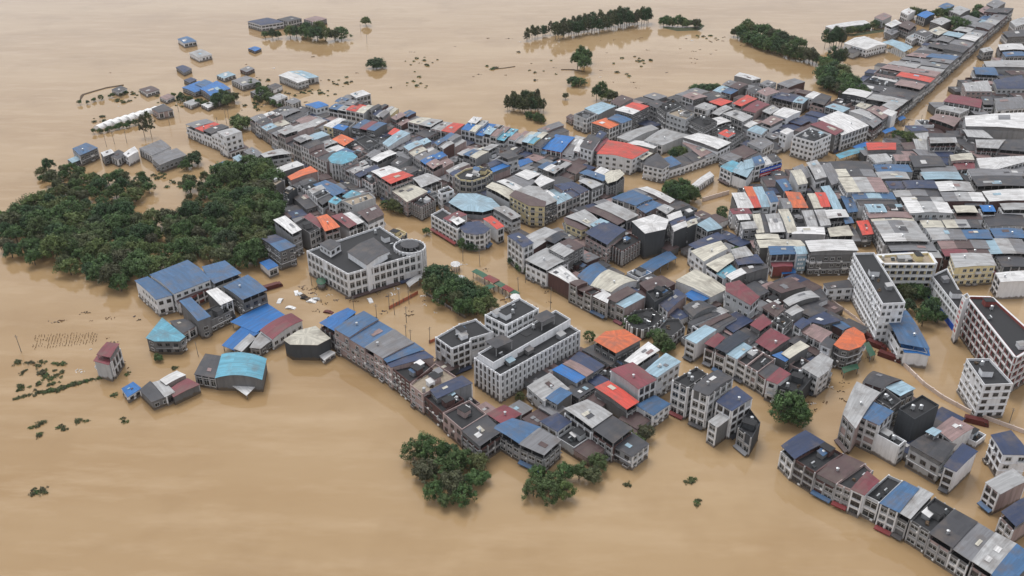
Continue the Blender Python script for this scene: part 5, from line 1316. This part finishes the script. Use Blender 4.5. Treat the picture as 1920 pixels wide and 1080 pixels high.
def wall_line(pts, h, w, mat, name, label, cat, posts=None):
    o = empty(name, (at(*pts[0]).x, at(*pts[0]).y, 0)); b0 = o.location
    for i in range(len(pts)-1):
        a, b = at(*pts[i]).to_2d(), at(*pts[i+1]).to_2d(); d = (b-a).normalized(); n = Vector((-d.y, d.x)); L = (b-a).length
        k = max(1, int(L/4.0))
        for j in range(k):
            m = MB(); m.box(a+d*(L*j/k+.03), d, n, L/k-.06, w, -1.5, h, 0); m.build('wall_panel', mat, o, (b0.x, b0.y, 0))
            m = MB(); m.box(a+d*(L*j/k-.15)-n*.06, d, n, .3, w+.12, -1.5, h+.25, 0); m.build('pier', 'wall_pale' if mat != 'fence_red' else 'pole', o, (b0.x, b0.y, 0))
    tag(o, label, cat)
wall_line([(1552,562),(1602,598),(1625,618)], 1.3, .3, 'wall_pale', 'boundary_wall', 'pale boundary wall left of the white school slab', 'wall')
wall_line([(1690,683),(1730,722),(1765,747),(1820,777),(1925,815)], 1.5, .5, 'wall_pale', 'boundary_wall', 'long pale boundary wall below the school, running to the right edge', 'wall')
wall_line([(1625,618),(1655,650),(1690,683)], 1.0, .3, 'fence_red', 'boundary_wall', 'rusty gate wall by the red trucks', 'wall')
wall_line([(1318,378),(1367,364)], 2.2, .4, 'wall_pale', 'bridge_parapet', 'pale parapet of the drowned bridge', 'wall')
wall_line([(798,553),(835,575),(872,598)], 1.4, .25, 'trim_grey', 'boundary_wall', 'park boundary wall with pale panels', 'wall')
wall_line([(730,580),(757,566),(784,551)], 1.6, .06, 'fence_red', 'barrier_fence', 'orange red barrier fence standing in the square', 'fence')
wall_line([(805,644),(822,637)], 1.4, .06, 'fence_red', 'barrier_fence', 'short orange barrier beside the left office wing', 'fence')
def car(px, py, mat, rz, label, name='submerged_car', L=4.4, truck=False):
    p = at(px, py); o = empty(name, (p.x, p.y, 0)); b = MB(); w = 1.8 if not truck else 2.4; h = .75 if not truck else 2.0
    prof = [(-L/2,0),(-L/2+.25,h*.45),(-L/4,h*.55),(-L/8,h),(L/4,h),(L/2-.35,h*.55),(L/2,h*.4),(L/2,-.3),(-L/2,-.3)] if not truck else [(-L/2,-.3),(-L/2,h*.95),(-L/2+.3,h),(L/2-1.8,h),(L/2-1.75,h*.85),(L/2-.5,h*.85),(L/2,h*.4),(L/2,-.3)]
    for s in (-1, 1): b.face([(x, s*w/2, z) for x, z in (prof if s < 0 else reversed(prof))])
    for i in range(len(prof)):
        (x0,z0),(x1,z1) = prof[i], prof[(i+1)%len(prof)]; b.face([(x0,-w/2,z0),(x0,w/2,z0),(x1,w/2,z1),(x1,-w/2,z1)])
    b.build('body', mat, o); g = MB()
    if truck: g.box(Vector((L/2-1.4,-w/2-.02)), Vector((1,0)), Vector((0,1)), .7, w+.04, h*.5, h*.78)
    else:
        g.box(Vector((-L/8+.1,-w/2-.02)), Vector((1,0)), Vector((0,1)), L*.3, w+.04, h*.58, h*.9)
    g.build('side_glass', 'glass', o); o.rotation_euler = (0,0,rz); tag(o, label, 'truck' if truck else 'car', None if truck else 'drowned cars in the square')
rng = random.Random(5)
for i, (x, y, m) in enumerate(((556,550,'white_paint'),(563,553,'tank'),(569,556,'debris'),(573,560,'dark_void'),(578,563,'debris'),(584,566,'white_paint'),(590,562,'tank'),(525,565,'white_paint'),(545,578,'white_paint'),(694,564,'white_paint'),(616,586,'vehicle_red'))):
    car(x, y, m, rng.uniform(0,3.1), '%s car roof awash, %s from left of those in the square' % ({'white_paint':'white','tank':'silver','debris':'brown','dark_void':'black','vehicle_red':'red'}[m], ORD[[1,2,3,4,5,6,7,8,9,10,11][sorted((556,563,569,573,578,584,590,525,545,694,616)).index(x)]]))
car(511,540,'vehicle_red',R(35),'dark red truck beside the blue-roofed workshops','truck',9,True)
car(1632,637,'vehicle_red',R(-55),'dark red truck nearest the round-ended house','truck',8,True)
car(1643,650,'vehicle_red',R(-45),'dark red truck below the other one at the school gate','truck',8,True)
car(1668,672,'vehicle_red',R(-40),'lowest dark red truck beside the porch block','truck',9,True)
car(1830,793,'vehicle_red',R(-25),'red truck by the boundary wall at right','truck',8,True)
def drift(px, py, s, seed):
    rng = random.Random(seed); p = at(px, py); b = MB()
    for _ in range(rng.randint(5,11)):
        a = rng.uniform(0,6.28); x, y = rng.gauss(0,s*.5), rng.gauss(0,s*.3); l = rng.uniform(.4,1.6)*s*.4
        b.tube((x,y,rng.uniform(-.05,.15)), (x+math.cos(a)*l, y+math.sin(a)*l, rng.uniform(-.05,.3)), rng.uniform(.06,.22), 5)
    o = b.build('drift_debris', rng.choice(('debris','debris','timber','white_paint','trim_dark'))); o.location = (p.x,p.y,0); tag(o, 'tangle of floating branches and rubbish on the water', 'debris', 'floating debris')
rng = random.Random(9)
for i in range(230):
    cx, cy, sx, sy = rng.choice(((620,540,60,20),(1000,540,60,40),(1560,740,60,30),(760,560,60,40),(780,120,220,50),(1180,120,160,50),(560,150,120,50),(300,190,120,60),(450,180,60,30),(1700,230,40,40),(1790,110,60,50),(160,640,120,60),(700,560,120,40),(900,520,60,40),(1330,90,60,30),(1640,660,40,20),(1250,540,60,20)))
    drift(cx+rng.uniform(-sx,sx), cy+rng.uniform(-sy,sy), rng.uniform(.6,2.2), i)
def board(pa, pb, h, z0, z1, face_mat, print_mat, label, name='billboard', rows=2, off=.5):
    """ a printed board fixed in front of a wall; the print is too blurred in the photo to read, so short strokes """
    A, B = at(pa[0], pa[1], h).to_2d(), at(pb[0], pb[1], h).to_2d(); d = (B-A).normalized(); n = Vector((d.y, -d.x)); L = (B-A).length; rng = random.Random(int(pa[0]))
    o = empty(name, (A.x, A.y, 0)); b = MB(); b.box(A+n*off, d, n, L, .15, z0, z1); b.build('panel', face_mat, o, (A.x, A.y, 0))
    if print_mat:
        b = MB(); rh = (z1-z0)/(rows+.5)
        for r in range(rows):
            u = .6
            while u < L-1.2:
                w = rng.uniform(.5, 1.1); zz = z0+rh*(r+.45); b.box(A+n*(off+.152)+d*u, d, n, w, .02, zz, zz+rh*.5); u += w+.35
        k = b.build('lettering', print_mat, o, (A.x, A.y, 0)); k['kind'] = 'stuff'
    tag(o, label, 'billboard' if name == 'billboard' else 'panel')
board((1495,476),(1513,475), 10.6, 2.0, 9.6, 'roof_k', 'white_paint', 'tall cyan and white billboard on a house front beside the concrete house', rows=3)
board((1426,308),(1466,296), 10, 4.6, 7.0, 'tarp_blue', 'white_paint', 'long blue shop banner with pale lettering, upper of two', rows=1)
board((1426,308),(1466,296), 10, 2.4, 4.4, 'tarp_red', 'white_paint', 'long red shop banner with pale lettering, lower of two', rows=1)
board((1747,516),(1801,585), 10, -1, 2.6, 'tarp_blue', None, 'blue painted base along the low white school wing', 'painted_plinth', off=.3)
board((1806,553),(1811,561), 21, 4, 20, 'white_paint', 'tarp_red', 'white sign face with red characters on the pylon', rows=7, off=.1)
# a levee crest and spits of ground just above the water
def spit(pts, w, h, mat, name, label):
    b = MB(); W = [at(x, y).to_2d() for x, y in pts]; rng = random.Random(len(pts)*7+int(pts[0][0])); Lf, Rt = [], []
    for i, p in enumerate(W):
        d = (W[min(i+1,len(W)-1)]-W[max(i-1,0)]).normalized(); n = Vector((-d.y,d.x)); k = w*rng.uniform(.6,1.3)*(0.3 if i in (0,len(W)-1) else 1); Lf.append(p+n*k); Rt.append(p-n*k)
    for i in range(len(W)-1):
        a, c, e, f = Rt[i], Rt[i+1], Lf[i+1], Lf[i]; m0, m1 = W[i], W[i+1]
        b.face([(a.x,a.y,-.3),(c.x,c.y,-.3),(m1.x,m1.y,h),(m0.x,m0.y,h)]); b.face([(m0.x,m0.y,h),(m1.x,m1.y,h),(e.x,e.y,-.3),(f.x,f.y,-.3)])
    o = b.build(name, mat); o['kind'] = 'structure'
spit([(150,190),(155,178),(175,172),(200,165),(232,160)], 1.6, .7, 'debris', 'levee', '')
spit([(925,130),(945,128),(966,125)], 1.2, .5, 'debris', 'mudbank', '')
spit([(1245,52),(1270,55),(1300,54),(1318,48)], 9, 1.0, 'leaf_olive', 'islet', '')
spit([(1560,62),(1600,66),(1650,58),(1690,50)], 7, .8, 'leaf_olive', 'riverbank', '')
spit([(1052,131),(1075,131),(1092,134)], 2, .6, 'debris', 'mudbank', '')
# stakes of a drowned vegetable field, too many to count
b = MB(); rng = random.Random(4)
for i in range(22):
    for j in range(14):
        x = 60+i*5.6+j*1.3*.4; y = 655-j*1.9-i*.5
        if y < 624 or rng.random() < .3: continue
        p = at(x+rng.uniform(-1,1), y+rng.uniform(-.6,.6)); b.tube((p.x,p.y,-.5), (p.x+.2,p.y,.45), .09, 4)
o = b.build('field_stakes', 'timber'); o['kind'] = 'stuff'; o['label'] = 'rows of short stakes from a drowned vegetable field'; o['category'] = 'stakes'
# greenhouses
for i in range(8):
    t = i/7; px, py = 182+(282-182)*t, 243+(213-243)*t; p = at(px, py); q = at(px+18, py-8)
    d = (q-p).to_2d().normalized(); n = Vector((-d.y, d.x)); o = empty('greenhouse', (p.x, p.y, 0)); b = MB(); Rr, L = 2.9, 14
    arc = [(math.cos(math.pi*k/8)*Rr, math.sin(math.pi*k/8)*Rr*.9) for k in range(9)]
    for k in range(8):
        (x0,z0),(x1,z1) = arc[k], arc[k+1]; P0, P1 = n*x0*-1, n*x1*-1
        b.face([(P0.x,P0.y,z0),(P1.x,P1.y,z1),(P1.x+d.x*L,P1.y+d.y*L,z1),(P0.x+d.x*L,P0.y+d.y*L,z0)])
    for e in (0, L): b.face([((n*-x).x+d.x*e, (n*-x).y+d.y*e, z) for x, z in arc])
    b.build('film_cover', 'white_paint', o); b = MB()
    for k in range(4):
        for s in range(8):
            (x0,z0),(x1,z1) = arc[s], arc[s+1]; e = d*(L*k/3); P0, P1 = n*-x0*1.02+e, n*-x1*1.02+e; b.tube((P0.x,P0.y,z0*1.02),(P1.x,P1.y,z1*1.02),.05,4)
    b.build('hoop', 'steel', o); tag(o, 'white film greenhouse tunnel, %s from left of the row' % ORD[i+1], 'greenhouse', 'greenhouses')
# ---------------------------------------------------------------- thin damp air over the flood
hb = MB(); hb.prism([(-1500,-120),(1500,-120),(1500,2400),(-1500,2400)], -4.0, 206.0, 0, True, True)
m = bpy.data.materials.new('haze'); m.use_nodes = True; t = m.node_tree; t.nodes.clear()
pv = t.nodes.new('ShaderNodeVolumePrincipled'); pv.inputs['Color'].default_value = (0.94, 0.95, 0.98, 1); pv.inputs['Density'].default_value = 0.00004; pv.inputs['Anisotropy'].default_value = 0.2
mo = t.nodes.new('ShaderNodeOutputMaterial'); t.links.new(pv.outputs[0], mo.inputs['Volume']); MATS['haze'] = m
ho = hb.build('haze', 'haze'); ho['kind'] = 'stuff'; ho['label'] = 'thin pale damp air over the whole flooded town'; ho['category'] = 'haze'
